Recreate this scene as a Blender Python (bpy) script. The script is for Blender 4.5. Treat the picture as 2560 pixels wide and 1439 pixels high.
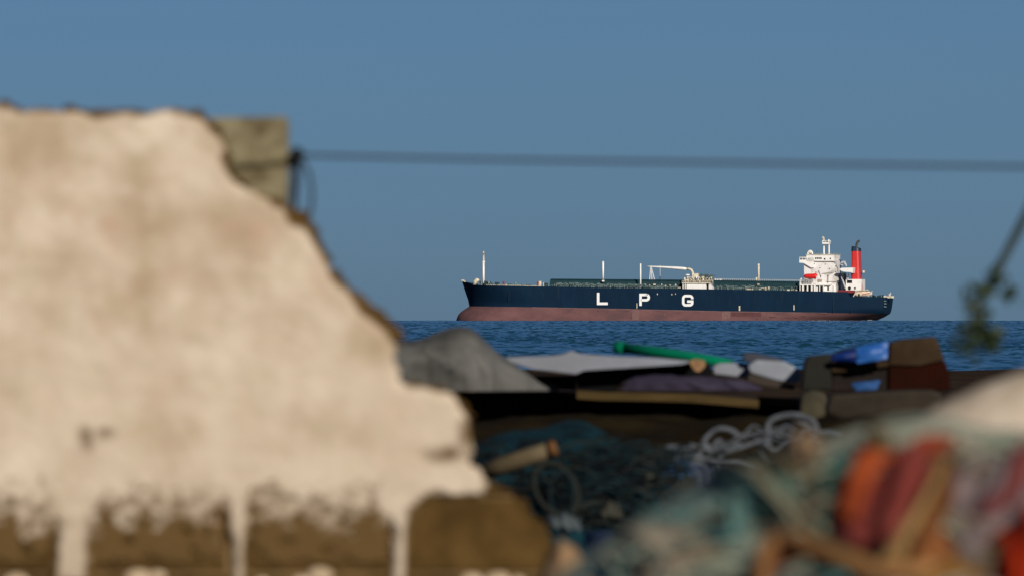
import bpy, bmesh, math, random
import numpy as np
from mathutils import Vector

random.seed(7); RNG = np.random.default_rng(11)
for o in list(bpy.data.objects): bpy.data.objects.remove(o)
sc = bpy.context.scene
C = sc.collection
R_ = math.radians

# ------------------------------------------------------------------ camera
H = 3.3                       # eye height above the sea, metres
EARTH = 6.371e6
FOC = 400.0                   # telephoto lens, mm
K = 36.0 / FOC / 2560.0       # radians per photograph pixel
PITCH = 0.001848
cam_d = bpy.data.cameras.new('camera'); cam = bpy.data.objects.new('camera', cam_d); C.objects.link(cam)
cam.location = (0, 0, H); cam.rotation_euler = (math.pi / 2 + PITCH, 0, 0)
cam_d.lens = FOC; cam_d.sensor_width = 36.0; cam_d.clip_start = 0.5; cam_d.clip_end = 30000
cam_d.dof.use_dof = True; cam_d.dof.focus_distance = 6000.0; cam_d.dof.aperture_fstop = 11.0
sc.camera = cam

# ------------------------------------------------------------------ sky, sun, exposure
SUN_EL, SUN_AZ = R_(24), R_(24)      # the sun stands behind the camera, a little to its right
w = bpy.data.worlds.new('World'); sc.world = w; w.use_nodes = True
nt = w.node_tree; bg = nt.nodes['Background']
sky = nt.nodes.new('ShaderNodeTexSky'); sky.sky_type = 'NISHITA'; sky.sun_disc = False
sky.sun_elevation = SUN_EL; sky.sun_rotation = math.pi - SUN_AZ
sky.air_density = 0.5; sky.dust_density = 0.35; sky.ozone_density = 10.0
tint = nt.nodes.new('ShaderNodeMix'); tint.data_type = 'RGBA'; tint.blend_type = 'MULTIPLY'
tint.inputs[0].default_value = 1.0; tint.inputs[7].default_value = (0.850, 0.760, 0.665, 1)
nt.links.new(sky.outputs[0], tint.inputs[6]); nt.links.new(tint.outputs[2], bg.inputs[0])
bg.inputs[1].default_value = 0.06
sun_d = bpy.data.lights.new('sun', 'SUN'); sun_d.energy = 4.6; sun_d.angle = R_(0.5); sun_d.color = (1, 0.93, 0.83)
sun = bpy.data.objects.new('sun', sun_d); C.objects.link(sun)
SUN_DIR = Vector((math.sin(SUN_AZ) * math.cos(SUN_EL), -math.cos(SUN_AZ) * math.cos(SUN_EL), math.sin(SUN_EL)))
sun.rotation_euler = SUN_DIR.to_track_quat('Z', 'Y').to_euler(); sun.location = (20, -40, 40)
vs = sc.view_settings; vs.view_transform = 'Standard'; vs.look = 'None'; vs.exposure = 0.0; vs.gamma = 1.0; vs.use_curve_mapping = False
sc.cycles.use_denoising = True
sc.cycles.max_bounces = 6

# ------------------------------------------------------------------ helpers
def P(px, py, d):
    """world point that stands d metres away in the direction of a place in the photograph"""
    return Vector(((px - 1280) * K * d, d, H + (772.06 - py) * K * d))

def lin(r, g, b):
    f = lambda c: (c / 255 / 12.92) if c / 255 <= 0.04045 else ((c / 255 + 0.055) / 1.055) ** 2.4
    return (f(r), f(g), f(b))

MATS = {}
def mat(name, c1, c2=None, scale=4.0, rough=0.7, metal=0.0, bump=0.0, bscale=None, detail=5.0, lo=0.35, hi=0.65, stretch=(1, 1, 1), spec=None, c3=None):
    if name in MATS: return MATS[name]
    if spec is None: spec = 0.4 if rough < 0.65 else (0.15 if rough < 0.85 else 0.03)
    m = bpy.data.materials.new(name); m.use_nodes = True; t = m.node_tree
    b = t.nodes['Principled BSDF']; b.inputs['Roughness'].default_value = rough; b.inputs['Metallic'].default_value = metal
    b.inputs['Specular IOR Level'].default_value = spec
    co = t.nodes.new('ShaderNodeTexCoord'); mp = t.nodes.new('ShaderNodeMapping'); mp.inputs['Scale'].default_value = stretch
    t.links.new(co.outputs['Object'], mp.inputs[0])
    n = t.nodes.new('ShaderNodeTexNoise'); n.inputs['Scale'].default_value = scale; n.inputs['Detail'].default_value = detail
    n.inputs['Roughness'].default_value = 0.6
    t.links.new(mp.outputs[0], n.inputs['Vector'])
    r = t.nodes.new('ShaderNodeValToRGB'); e = r.color_ramp.elements
    c2 = c2 or tuple(c * 0.75 for c in c1)
    e[0].position = lo; e[0].color = (*c2, 1); e[1].position = hi; e[1].color = (*c1, 1)
    if c3: x = e.new((lo + hi) / 2); x.color = (*c3, 1)
    t.links.new(n.outputs['Fac'], r.inputs[0]); t.links.new(r.outputs[0], b.inputs['Base Color'])
    if bump:
        n2 = t.nodes.new('ShaderNodeTexNoise'); n2.inputs['Scale'].default_value = bscale or scale * 4; n2.inputs['Detail'].default_value = 6
        t.links.new(co.outputs['Object'], n2.inputs['Vector'])
        bp = t.nodes.new('ShaderNodeBump'); bp.inputs['Strength'].default_value = 0.6; bp.inputs['Distance'].default_value = bump
        t.links.new(n2.outputs['Fac'], bp.inputs['Height']); t.links.new(bp.outputs[0], b.inputs['Normal'])
    MATS[name] = m
    return m

def mesh_obj(name, verts, faces, m, parent=None, origin=None, smooth=False):
    me = bpy.data.meshes.new(name)
    o0 = Vector(origin) if origin is not None else Vector((0, 0, 0))
    me.from_pydata([tuple(Vector(v) - o0) for v in verts], [], faces)
    me.materials.append(m)
    if smooth: me.polygons.foreach_set('use_smooth', [True] * len(me.polygons))
    me.update()
    o = bpy.data.objects.new(name, me); C.objects.link(o)
    if parent is not None: o.parent = parent
    elif origin is not None: o.location = o0
    return o

def np_mesh(name, V, F, m, parent=None, origin=None, smooth=True):
    """fast mesh of quads from arrays"""
    V = np.asarray(V, dtype=np.float64).reshape(-1, 3)
    if origin is not None: V = V - np.array(origin)
    F = np.asarray(F, dtype=np.int32).reshape(-1, 4)
    me = bpy.data.meshes.new(name)
    me.vertices.add(len(V)); me.vertices.foreach_set('co', V.astype(np.float32).ravel())
    me.loops.add(F.size); me.loops.foreach_set('vertex_index', F.ravel())
    me.polygons.add(len(F)); me.polygons.foreach_set('loop_start', np.arange(0, F.size, 4, dtype=np.int32))
    me.polygons.foreach_set('use_smooth', np.full(len(F), smooth))
    me.update(calc_edges=True)
    me.materials.append(m)
    o = bpy.data.objects.new(name, me); C.objects.link(o)
    if parent is not None: o.parent = parent
    elif origin is not None: o.location = origin
    return o

def grid_faces(nr, nc):
    i = np.arange((nr - 1) * (nc - 1)); r, c = i // (nc - 1), i % (nc - 1)
    a = r * nc + c
    return np.stack([a, a + 1, a + nc + 1, a + nc], 1)

def tag(o, label, cat, group=None, kind=None):
    if label: o['label'] = label
    if cat: o['category'] = cat
    if group: o['group'] = group
    if kind: o['kind'] = kind
    return o

def thing(name, label, cat, loc, group=None):
    o = bpy.data.objects.new(name, None); C.objects.link(o); o.location = loc; o.empty_display_size = 0.2
    return tag(o, label, cat, group)

class MB:
    """collects shapes for one mesh"""
    def __init__(s): s.v = []; s.f = []
    def add(s, vs, fs):
        n = len(s.v); s.v += [tuple(v) for v in vs]; s.f += [tuple(i + n for i in f) for f in fs]; return s
    def box(s, x0, x1, y0, y1, z0, z1):
        v = [(x0, y0, z0), (x1, y0, z0), (x1, y1, z0), (x0, y1, z0), (x0, y0, z1), (x1, y0, z1), (x1, y1, z1), (x0, y1, z1)]
        return s.add(v, [(0, 3, 2, 1), (4, 5, 6, 7), (0, 1, 5, 4), (1, 2, 6, 5), (2, 3, 7, 6), (3, 0, 4, 7)])
    def cbox(s, x0, x1, y0, y1, z0, z1, c):
        """box with chamfered vertical edges"""
        pts = [(x0 + c, y0), (x1 - c, y0), (x1, y0 + c), (x1, y1 - c), (x1 - c, y1), (x0 + c, y1), (x0, y1 - c), (x0, y0 + c)]
        return s.prism_z(pts, z0, z1)
    def prism_z(s, pts, z0, z1):
        n = len(pts)
        v = [(x, y, z0) for x, y in pts] + [(x, y, z1) for x, y in pts]
        return s.add(v, [tuple(range(n))[::-1], tuple(range(n, 2 * n))] + [(i, (i + 1) % n, n + (i + 1) % n, n + i) for i in range(n)])
    def prism_y(s, pts, y0, y1):
        """pts (x, z), clockwise or not; extruded along y"""
        n = len(pts)
        v = [(x, y0, z) for x, z in pts] + [(x, y1, z) for x, z in pts]
        return s.add(v, [tuple(range(n)), tuple(range(n, 2 * n))[::-1]] + [((i + 1) % n, i, n + i, n + (i + 1) % n) for i in range(n)])
    def tube(s, pts, r, n=8, closed=False):
        pts = [Vector(p) for p in pts]; N = len(pts)
        rs = r if isinstance(r, (list, tuple)) else [r] * N
        rings = []; ref = None
        for i, p in enumerate(pts):
            if closed: t = pts[(i + 1) % N] - pts[i - 1]
            else: t = pts[min(i + 1, N - 1)] - pts[max(i - 1, 0)]
            t = t.normalized() if t.length > 1e-9 else Vector((0, 0, 1))
            if ref is None:
                ref = Vector((0, 0, 1)) if abs(t.z) < 0.9 else Vector((1, 0, 0))
            u = (ref - t * ref.dot(t))
            u = u.normalized() if u.length > 1e-6 else t.orthogonal().normalized()
            ref = u; wv = t.cross(u)
            rings.append([p + (u * math.cos(a) + wv * math.sin(a)) * rs[i] for a in [2 * math.pi * k / n for k in range(n)]])
        v = [q for ring in rings for q in ring]; f = []
        for i in range(N if closed else N - 1):
            j = (i + 1) % N
            for k in range(n):
                f.append((i * n + k, i * n + (k + 1) % n, j * n + (k + 1) % n, j * n + k))
        if not closed:
            f.append(tuple(range(n))[::-1]); f.append(tuple((N - 1) * n + k for k in range(n)))
        return s.add(v, f)
    def ball(s, c, rx, ry=None, rz=None, n=10):
        ry = ry or rx; rz = rz or rx; m = n // 2 + 1; v = []; f = []
        for i in range(m + 1):
            th = math.pi * i / m
            for k in range(n):
                a = 2 * math.pi * k / n
                v.append((c[0] + rx * math.sin(th) * math.cos(a), c[1] + ry * math.sin(th) * math.sin(a), c[2] + rz * math.cos(th)))
        for i in range(m):
            for k in range(n): f.append((i * n + k, (i + 1) * n + k, (i + 1) * n + (k + 1) % n, i * n + (k + 1) % n))
        return s.add(v, f)
    def ribbon(s, pts, wd, y0, y1):
        """flat letter stroke of width wd along (x, z) points, standing off a vertical face"""
        p = [Vector(q) for q in pts]; N = len(p); L = []; Rr = []
        for i in range(N):
            a = (p[i] - p[i - 1]).normalized() if i > 0 else (p[1] - p[0]).normalized()
            b = (p[i + 1] - p[i]).normalized() if i < N - 1 else a
            na, nb = Vector((-a.y, a.x)), Vector((-b.y, b.x))
            mt = (na + nb); mt = mt.normalized() if mt.length > 1e-6 else na
            k = min(1 / max(mt.dot(na), 0.4), 1.6)
            L.append(p[i] + mt * wd / 2 * k); Rr.append(p[i] - mt * wd / 2 * k)
        for i in range(N - 1):
            s.prism_y([tuple(L[i]), tuple(L[i + 1]), tuple(Rr[i + 1]), tuple(Rr[i])], y0, y1)
        return s
    def build(s, name, m, parent=None, origin=None, smooth=False):
        return mesh_obj(name, s.v, s.f, m, parent, origin, smooth)

def vnoise(x, y, seed):
    """value noise in [-1, 1] at unit lattice, vectorised"""
    xi, yi = np.floor(x).astype(np.int64), np.floor(y).astype(np.int64)
    fx, fy = x - xi, y - yi
    fx = fx * fx * (3 - 2 * fx); fy = fy * fy * (3 - 2 * fy)
    def hsh(a, b):
        h = (a * 374761393 + b * 668265263 + seed * 2147483647) & 0xFFFFFFFF
        h = ((h ^ (h >> 13)) * 1274126177) & 0xFFFFFFFF
        h = h ^ (h >> 16)
        return (h & 0xFFFF) / 32767.5 - 1
    a, b, c, d = hsh(xi, yi), hsh(xi + 1, yi), hsh(xi, yi + 1), hsh(xi + 1, yi + 1)
    return (a * (1 - fx) + b * fx) * (1 - fy) + (c * (1 - fx) + d * fx) * fy
def fbm(x, y, seed, oct=4):
    t = 0; a = 1.0; f = 1.0
    for k in range(oct):
        t = t + a * vnoise(x * f, y * f, seed + k * 17); a *= 0.5; f *= 2.03
    return t / 1.9
def interp(tab, x):
    return float(np.interp(x, [p[0] for p in tab], [p[1] for p in tab]))

# ================================================================== SETTING
# ---- sea: a sheet that follows the curve of the earth; chop is modelled where the lens looks
sea_m = bpy.data.materials.new('sea_water'); sea_m.use_nodes = True
t = sea_m.node_tree; b = t.nodes['Principled BSDF']
b.inputs['Base Color'].default_value = (0.006, 0.050, 0.074, 1); b.inputs['Roughness'].default_value = 0.16; b.inputs['IOR'].default_value = 1.33
co = t.nodes.new('ShaderNodeTexCoord')
n1 = t.nodes.new('ShaderNodeTexNoise'); n1.inputs['Scale'].default_value = 1.6; n1.inputs['Detail'].default_value = 3
t.links.new(co.outputs['Object'], n1.inputs['Vector'])
bp = t.nodes.new('ShaderNodeBump'); bp.inputs['Distance'].default_value = 0.25; bp.inputs['Strength'].default_value = 0.5
t.links.new(n1.outputs['Fac'], bp.inputs['Height']); t.links.new(bp.outputs[0], b.inputs['Normal'])

def wave(x, y):
    z = 0.20 * vnoise(x / 2.6 + y * 0.03, y / 2.2, 3) + 0.15 * vnoise(x / 1.15, y / 1.1 + 9, 5) + 0.09 * vnoise(x / 0.55, y / 0.7, 8)
    gust = 0.75 + 0.45 * vnoise(x / 40 + 3, y / 160, 21)
    return z * gust
rows = []
d = 560.0
while d < 6900:
    step = 5.5 if d < 1600 else (13.0 if d < 3500 else 38.0)
    rows += [d, d + 0.55, d + 1.1] if d < 3500 else [d, d + 0.8]
    d += step * random.uniform(0.8, 1.2)
rows = np.array(rows); cols = np.linspace(-0.056, 0.056, 900)
AA, DD = np.meshgrid(cols, rows)
X = DD * np.tan(AA); Y = DD
Z = wave(X, Y) - (X * X + Y * Y) / (2 * EARTH)
V1 = np.stack([X, Y, Z], -1).reshape(-1, 3); F1 = grid_faces(len(rows), len(cols))
rr = np.concatenate([[1.0], np.arange(150, 9600, 150.0)]); aa = np.linspace(0, 2 * math.pi, 161)
AA2, RR2 = np.meshgrid(aa, rr)
V2 = np.stack([RR2 * np.cos(AA2), RR2 * np.sin(AA2), -RR2 ** 2 / (2 * EARTH) - 0.55], -1).reshape(-1, 3)
F2 = grid_faces(len(rr), len(aa)) + len(V1)
sea = np_mesh('sea', np.concatenate([V1, V2]), np.concatenate([F1, F2]), sea_m)
sea['kind'] = 'structure'

# ---- ground: dark littered soil that falls to the beach
G_TAB = [(-60, -1.2), (0, -1.2), (20, -1.25), (90, -1.27), (150, -1.32), (230, -1.52), (296, -1.60), (304, -1.64), (325, -2.9), (345, -3.9), (400, -5)]
def ground_z(x, y):
    x = np.asarray(x, float); y = np.asarray(y, float)
    g = np.interp(y, [p[0] for p in G_TAB], [p[1] for p in G_TAB])
    return H + g + 0.05 * fbm(x / 2.3, y / 6, 31) + 0.02 * vnoise(x / 0.4, y / 0.7, 37)
gx = np.concatenate([np.linspace(-140, -16, 40), np.linspace(-15.6, 15.6, 260), np.linspace(16, 140, 40)])
gy = np.concatenate([np.linspace(-60, 10, 30), np.linspace(11, 345, 420)])
GX, GY = np.meshgrid(gx, gy)
soil = mat('dark_soil', (0.042, 0.026, 0.013), (0.016, 0.010, 0.006), scale=0.9, rough=0.95, bump=0.05, bscale=6, stretch=(1, 0.25, 1))
ground = np_mesh('ground', np.stack([GX, GY, ground_z(GX, GY)], -1), grid_faces(len(gy), len(gx)), soil)
ground['kind'] = 'structure'

# ================================================================== SHIP
D_SHIP = 6000.0
SQ = K * D_SHIP
ANG = R_(11); SA, CA = math.sin(ANG), math.cos(ANG)
SHIP_X0 = (1692 - 1280) * SQ
sea_z = -(D_SHIP ** 2 + SHIP_X0 ** 2) / (2 * EARTH)
ship = thing('gas_carrier', 'navy blue gas carrier with large white LPG letters, red funnel and white bridge', 'ship', (SHIP_X0, D_SHIP, sea_z))
ship.rotation_euler = (0, 0, -ANG)
def SX(px, y): return ((px - 1692) * SQ - y * SA) / CA       # length along the ship of a place seen at px, y metres across
def SZ(py): return H + (772.06 - py) * SQ - sea_z
navy = mat('navy_hull_paint', (0.0052, 0.0205, 0.045), (0.0042, 0.0165, 0.037), scale=0.25, rough=0.6, spec=0.07, stretch=(1, 1, 0.25))
boot = mat('faded_red_antifouling', (0.165, 0.080, 0.079), (0.105, 0.056, 0.060), scale=0.10, rough=0.85, spec=0.2, stretch=(1, 1, 2.2), c3=(0.138, 0.066, 0.067))
white = mat('white_ship_paint', (0.80, 0.78, 0.74), (0.66, 0.62, 0.56), scale=0.5, rough=0.5, lo=0.25, hi=0.5)
sooty = mat('grimy_white_paint', (0.70, 0.68, 0.66), (0.36, 0.33, 0.30), scale=0.25, rough=0.6, lo=0.32, hi=0.50)
cream = mat('cream_paint', (0.72, 0.66, 0.53), (0.45, 0.38, 0.26), scale=0.9, rough=0.6)
green = mat('dark_green_deck_paint', (0.005, 0.036, 0.043), (0.004, 0.024, 0.032), scale=0.5, rough=0.6)
pipe_m = mat('weathered_pipe_grey', (0.24, 0.30, 0.29), (0.05, 0.10, 0.10), scale=1.2, rough=0.6)
red = mat('funnel_red_paint', (0.58, 0.035, 0.03), (0.50, 0.03, 0.028), scale=0.4, rough=0.35)
dark = mat('black_opening', (0.012, 0.014, 0.018), rough=0.3)
capblue = mat('funnel_cap_navy', (0.010, 0.030, 0.065), rough=0.5)
rustw = mat('orange_rust', (0.25, 0.13, 0.07), (0.14, 0.07, 0.04), scale=1)

SHEER = [(1140, 699.5), (1154, 699.5), (1160, 703), (1168, 706), (1180, 707.5), (1186, 710), (1190, 712), (1350, 715), (1540, 719.5), (1800, 722.5), (2000, 726.5), (2130, 729.5), (2133, 741), (2245, 743)]
BOOT = [(1130, 764.5), (1173, 765), (1300, 766.5), (1540, 771), (1800, 777), (2000, 780), (2130, 782), (2245, 784)]
# centre-line ends of the hull by height (photo rows): bow and stern
BOWX = [(700, 1154), (712, 1158), (730, 1164), (748, 1170), (765, 1173), (772, 1162), (780, 1150), (788, 1143.5), (800, 1140), (830, 1140)]
STNX = [(743, 2220.5), (765, 2218), (783, 2215.5), (787, 2210), (794, 2201), (800, 2188), (830, 2150)]
HB = 17.5
def half_breadth(tb, ts, py, low):
    """tb / ts: metres from bow / stern; flare and run"""
    flare = np.interp(py, [700, 765, 766, 800], [24, 44, 40, 30])
    pb = np.clip(tb / flare, 0, 1); bw = (1 - (1 - pb) ** 2.2) ** 0.75
    run = np.interp(py, [742, 770, 785, 800], [40, 43, 48, 58]); tr = np.interp(py, [742, 775, 785, 800], [0.72, 0.66, 0.52, 0.04])
    ps = np.clip(ts / run, 0, 1); st = tr + (1 - tr) * (1 - (1 - ps) ** 2.0) ** 0.8
    return HB * np.minimum(bw, st)
stations = np.unique(np.concatenate([np.linspace(0, 0.12, 16) ** 1.0, np.linspace(0.12, 0.9, 30), np.linspace(0.9, 1, 14), [(2129.5 - 1154) / 1066.5, (2133.5 - 1154) / 1066.5]]))
def hull_grid(v_levels, upper):
    V = []
    for v in v_levels:
        rowp, rows_ = [], []
        for s in stations:
            pxn = 1154 + s * 1066.5
            if upper: top, bot = interp(SHEER, pxn), interp(BOOT, pxn)
            else: top, bot = interp(BOOT, pxn), 815.0
            py = bot + (top - bot) * v
            bx, sx = interp(BOWX, py), interp(STNX, py)
            wb = max(0, 1 - s / 0.10) ** 1.5; ws = max(0, 1 - (1 - s) / 0.12) ** 1.5
            px = pxn + wb * (bx - 1154) + ws * (sx - 2220.5)
            if upper: top, bot = interp(SHEER, px), interp(BOOT, px)
            py = bot + (top - bot) * v
            hb = half_breadth((px - bx) * SQ, (sx - px) * SQ, py, not upper)
            rowp.append((px, py, hb))
        V.append(rowp)
    return V
def hull_part(name, levels, upper, m):
    G = hull_grid(levels, upper); nl, ns = len(G), len(stations)
    verts = []
    for sgn in (-1, 1):
        for r in G:
            for (px, py, hb) in r: verts.append(((px - 1692) * SQ / CA, sgn * hb, SZ(py)))
    f = []
    for sd in (0, 1):
        o = sd * nl * ns
        for i in range(nl - 1):
            for j in range(ns - 1):
                q = (o + i * ns + j, o + i * ns + j + 1, o + (i + 1) * ns + j + 1, o + (i + 1) * ns + j)
                f.append(q if sd == 0 else q[::-1])
    for i in range(nl - 1):                                     # transom
        a, b2 = i * ns + ns - 1, nl * ns + i * ns + ns - 1
        f.append((a, b2, b2 + ns, a + ns))
    if upper:                                                   # weather deck, a little below the bulwark top
        k = len(verts); i = nl - 1
        for sgn in (-1, 1):
            for (px, py, hb) in G[i]: verts.append(((px - 1692) * SQ / CA, sgn * hb * 0.995, SZ(py) - 0.25))
        for j in range(ns - 1): f.append((k + j, k + j + 1, k + ns + j + 1, k + ns + j))
    o = mesh_obj(name, verts, f, m, ship, smooth=True)
    md = o.modifiers.new('edges', 'EDGE_SPLIT'); md.split_angle = R_(35)
    return o
hull = hull_part('hull', np.linspace(0, 1, 9), True, navy)
keel = hull_part('boot_topping', np.linspace(0, 1, 8), False, boot); keel['label'] = 'faded pinkish red lower hull band'
# pale scuffed line where the two paints meet, and at the water
mb = MB()
for px in range(1330, 2060, 6):
    y = -HB - 0.03
    a, c = SX(px, y), SX(px + 6, y)
    th = 0.8 + 0.7 * abs(vnoise(np.array([px / 23.0]), np.array([2.0]), 5)[0])
    mb.add([(a, y, SZ(interp(BOOT, px) + th)), (c, y, SZ(interp(BOOT, px + 6) + th)), (c, y, SZ(interp(BOOT, px + 6))), (a, y, SZ(interp(BOOT, px)))], [(0, 1, 2, 3)])
mb.build('scuffed_paint_line', mat('chalky_pink', (0.25, 0.15, 0.135), (0.17, 0.10, 0.09), scale=0.3), hull)
# patches of fresher paint on the boot topping
for (x0, x1, y0, y1, mm) in [(1580, 1597, 772, 799, 'a'), (1803, 1823, 778, 796, 'b'), (1826, 1900, 779, 790, 'c')]:
    m = {'a': mat('patch_pink', (0.19, 0.105, 0.10), (0.16, 0.085, 0.083), scale=1), 'b': mat('patch_salmon', (0.20, 0.115, 0.104), scale=1), 'c': mat('patch_red', (0.115, 0.048, 0.050), scale=0.4)}[mm]
    y = -HB - 0.02
    mesh_obj('paint_patch', [(SX(x0, y), y, SZ(y1)), (SX(x1, y), y, SZ(y1)), (SX(x1, y), y, SZ(y0 + 1)), (SX(x0, y), y, SZ(y0 + 1))], [(0, 1, 2, 3)], m, keel)

# letters on the side
def arc(cx, cy, r, a0, a1, n=6): return [(cx + r * math.cos(R_(a0 + (a1 - a0) * i / n)), cy - r * math.sin(R_(a0 + (a1 - a0) * i / n))) for i in range(n + 1)]
def letter(strokes, wd, label):
    mb = MB(); y = -HB
    for s in strokes: mb.ribbon([(SX(a, y), SZ(c)) for a, c in s], wd * SQ, y - 0.06, y + 0.05)
    o = mb.build('letter', mat('white_lettering', (0.86, 0.86, 0.84), (0.80, 0.80, 0.78), rough=0.5), hull); o['label'] = label
letter([[(1495.1, 731), (1495.1, 758.2), (1519, 758.2)]], 6.4, 'white letter L')
letter([[(1600.6, 763.6), (1600.6, 736.3), (1615, 736.3)] + arc(1614.6, 742.9, 6.6, 90, -90, 8) + [(1601, 749.5)]], 6.2, 'white letter P')
letter([[(1729.3, 747.0)] + arc(1723.2, 745.3, 6.0, 0, 90, 5) + arc(1713, 745.3, 6.2, 90, 180, 5) + arc(1713, 756, 6.2, 180, 270, 5) + arc(1723.2, 756, 6.0, 270, 360, 5) + [(1729.2, 752.9), (1716.5, 752.9)]], 6.2, 'white letter G')
# draught and tug marks
for (px, y0, y1, wd) in [(1591.6, 757, 770, 2.0), (1846.5, 764, 776, 3.6), (1981.5, 762, 774.5, 2.4), (1642.5, 732.5, 736.5, 1.8), (1678.5, 733.5, 737, 2.2), (1687.5, 732.5, 735.5, 1.6)]:
    y = -HB; MB().box(SX(px - wd / 2, y), SX(px + wd / 2, y), y - 0.04, y + 0.05, SZ(y1), SZ(y0)).build('painted_mark', cream, hull)
for py in (752, 758.5, 766):
    x = SX(2207, -12.6); MB().box(x - 0.35, x + 0.75, -13.1, -12.0, SZ(py + 0.9), SZ(py - 0.9)).build('painted_mark', pipe_m, hull)
# rust streaks down the side
for (px, y0, y1) in [(1396, 716, 745), (2079, 733, 780), (2123, 770, 781), (1953, 730, 752)]:
    y = -float(half_breadth((px - 1160) * SQ, (2217 - px) * SQ, (y0 + y1) / 2, False)) - 0.04
    mesh_obj('rust_streak', [(SX(px - 0.8, y), y, SZ(y1)), (SX(px + 0.8, y), y, SZ(y1)), (SX(px + 1.2, y), y, SZ(y0)), (SX(px - 1.2, y), y, SZ(y0))], [(0, 1, 2, 3)], mat('streak', (0.013, 0.026, 0.045), rough=0.8), hull)

for k in range(26):
    px = random.uniform(1260, 1960); y0 = interp(SHEER, px) + random.uniform(1, 30); y1 = min(y0 + random.uniform(6, 26), interp(BOOT, px) - 1); wd = random.uniform(0.35, 0.9); y = -HB - 0.012
    mesh_obj('rust_streak', [(SX(px - wd * 0.5, y), y, SZ(y1)), (SX(px + wd * 0.5, y), y, SZ(y1)), (SX(px + wd, y), y, SZ(y0)), (SX(px - wd, y), y, SZ(y0))], [(0, 1, 2, 3)], mat('streak_%d' % (k % 3), [(0.010, 0.026, 0.046), (0.015, 0.026, 0.040), (0.0035, 0.014, 0.034)][k % 3], rough=0.8), hull)
for k in range(30):
    px = random.uniform(1300, 2000); wd = random.uniform(3, 22); y0 = random.uniform(interp(BOOT, px) + 3, 797); y = -HB - 0.013; hh = random.uniform(0.6, 2.2)
    mesh_obj('scuff', [(SX(px, y), y, SZ(y0 + hh)), (SX(px + wd, y), y, SZ(y0 + hh * 0.8)), (SX(px + wd * 0.9, y), y, SZ(y0)), (SX(px + wd * 0.1, y), y, SZ(y0 - hh * 0.2))], [(0, 1, 2, 3)], mat('scuff_%d' % (k % 3), [(0.19, 0.11, 0.10), (0.085, 0.045, 0.045), (0.15, 0.085, 0.07)][k % 3], rough=0.9), keel)
# long green cargo tank trunk on deck
def trunk(px0, px1, top0, top1, yp, ys):
    mb = MB(); x0, x1 = SX(px0, yp), SX(px1, yp)
    sec = [(yp, 0), (yp, 0.55), (yp + 1.2, 0.85), (yp + 3.5, 1.0), (ys - 3.5, 1.0), (ys - 1.2, 0.85), (ys, 0.55), (ys, 0)]
    v = []; n = len(sec)
    for x, tp, bt in ((x0, top0, 724), (x1, top1, 732)):
        for (yy, k) in sec: v.append((x, yy, SZ(bt) + (SZ(tp) - SZ(bt)) * k))
    f = [(i, i + 1, n + i + 1, n + i) for i in range(n - 1)] + [tuple(range(n)), tuple(range(n, 2 * n))[::-1]]
    return mb.add(v, f)
trunk(1374, 1712, 696.5, 699, -11, 11).build('cargo_tank', green, ship)
trunk(1722, 2000, 699, 703.5, -11, 11).build('cargo_tank', green, ship)
# walkway rail along the after tank
mb = MB()
for px in range(1790, 2000, 5):
    z = interp([(1790, 700), (2000, 703.5)], px); x = SX(px, -7)
    mb.box(x - 0.08, x + 0.08, -7.08, -6.92, SZ(z), SZ(z - 3.2))
mb.tube([(SX(1790, -7), -7, SZ(696.8)), (SX(2000, -7), -7, SZ(700.3))], 0.10, 5)
mb.build('walkway_railing', mat('pale_rail_paint', (0.55, 0.55, 0.53), rough=0.6), ship)
# dense pipework between tank and deck edge: nobody could count it
mb = MB()
for k in range(420):
    px = random.choice([random.uniform(1385, 1600), random.uniform(1385, 1610), random.uniform(1790, 1990), random.uniform(1610, 1700)])
    y = random.uniform(-16, -11.5); z0 = interp(SHEER, px) + 0.5; hgt = random.uniform(2.5, 11) if px < 1610 or px > 1780 else random.uniform(2, 6)
    x = SX(px, y); r = random.uniform(0.07, 0.16); q = random.random()
    if q < 0.45: mb.tube([(x, y, SZ(z0)), (x + random.uniform(-0.6, 0.6), y, SZ(z0 - hgt))], r, 5)
    elif q < 0.7: mb.tube([(x, y, SZ(z0 - hgt)), (x + random.uniform(1, 5), y, SZ(z0 - hgt * random.uniform(0.8, 1.1)))], r, 5)
    else:
        cx, cz, rad = x, SZ(z0 - hgt * 0.7), random.uniform(0.4, 1.0)
        mb.tube([(cx + rad * math.cos(a), y, cz + rad * math.sin(a)) for a in np.linspace(0.1, 3.0, 6)], r, 5)
pw = mb.build('deck_pipework', pipe_m, ship); pw['kind'] = 'stuff'
mb = MB()
for px in list(range(1192, 1700, 5)) + list(range(1786, 1990, 5)):
    y = -float(half_breadth((px - 1154) * SQ, (2220 - px) * SQ, 715, False)) + 0.25; z = interp(SHEER, px); x = SX(px, y)
    mb.box(x - 0.06, x + 0.06, y - 0.06, y + 0.06, SZ(z + 1), SZ(z - 4))
for px in list(range(1192, 1695, 10)) + list(range(1786, 1985, 10)):
    p = []
    for q in (px, px + 10):
        y = -float(half_breadth((q - 1154) * SQ, (2220 - q) * SQ, 715, False)) + 0.25
        p.append((SX(q, y), y, SZ(interp(SHEER, q) - 4)))
    mb.tube(p, 0.05, 4)
mb.build('deck_railing', pipe_m, ship)['kind'] = 'stuff'
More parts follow.
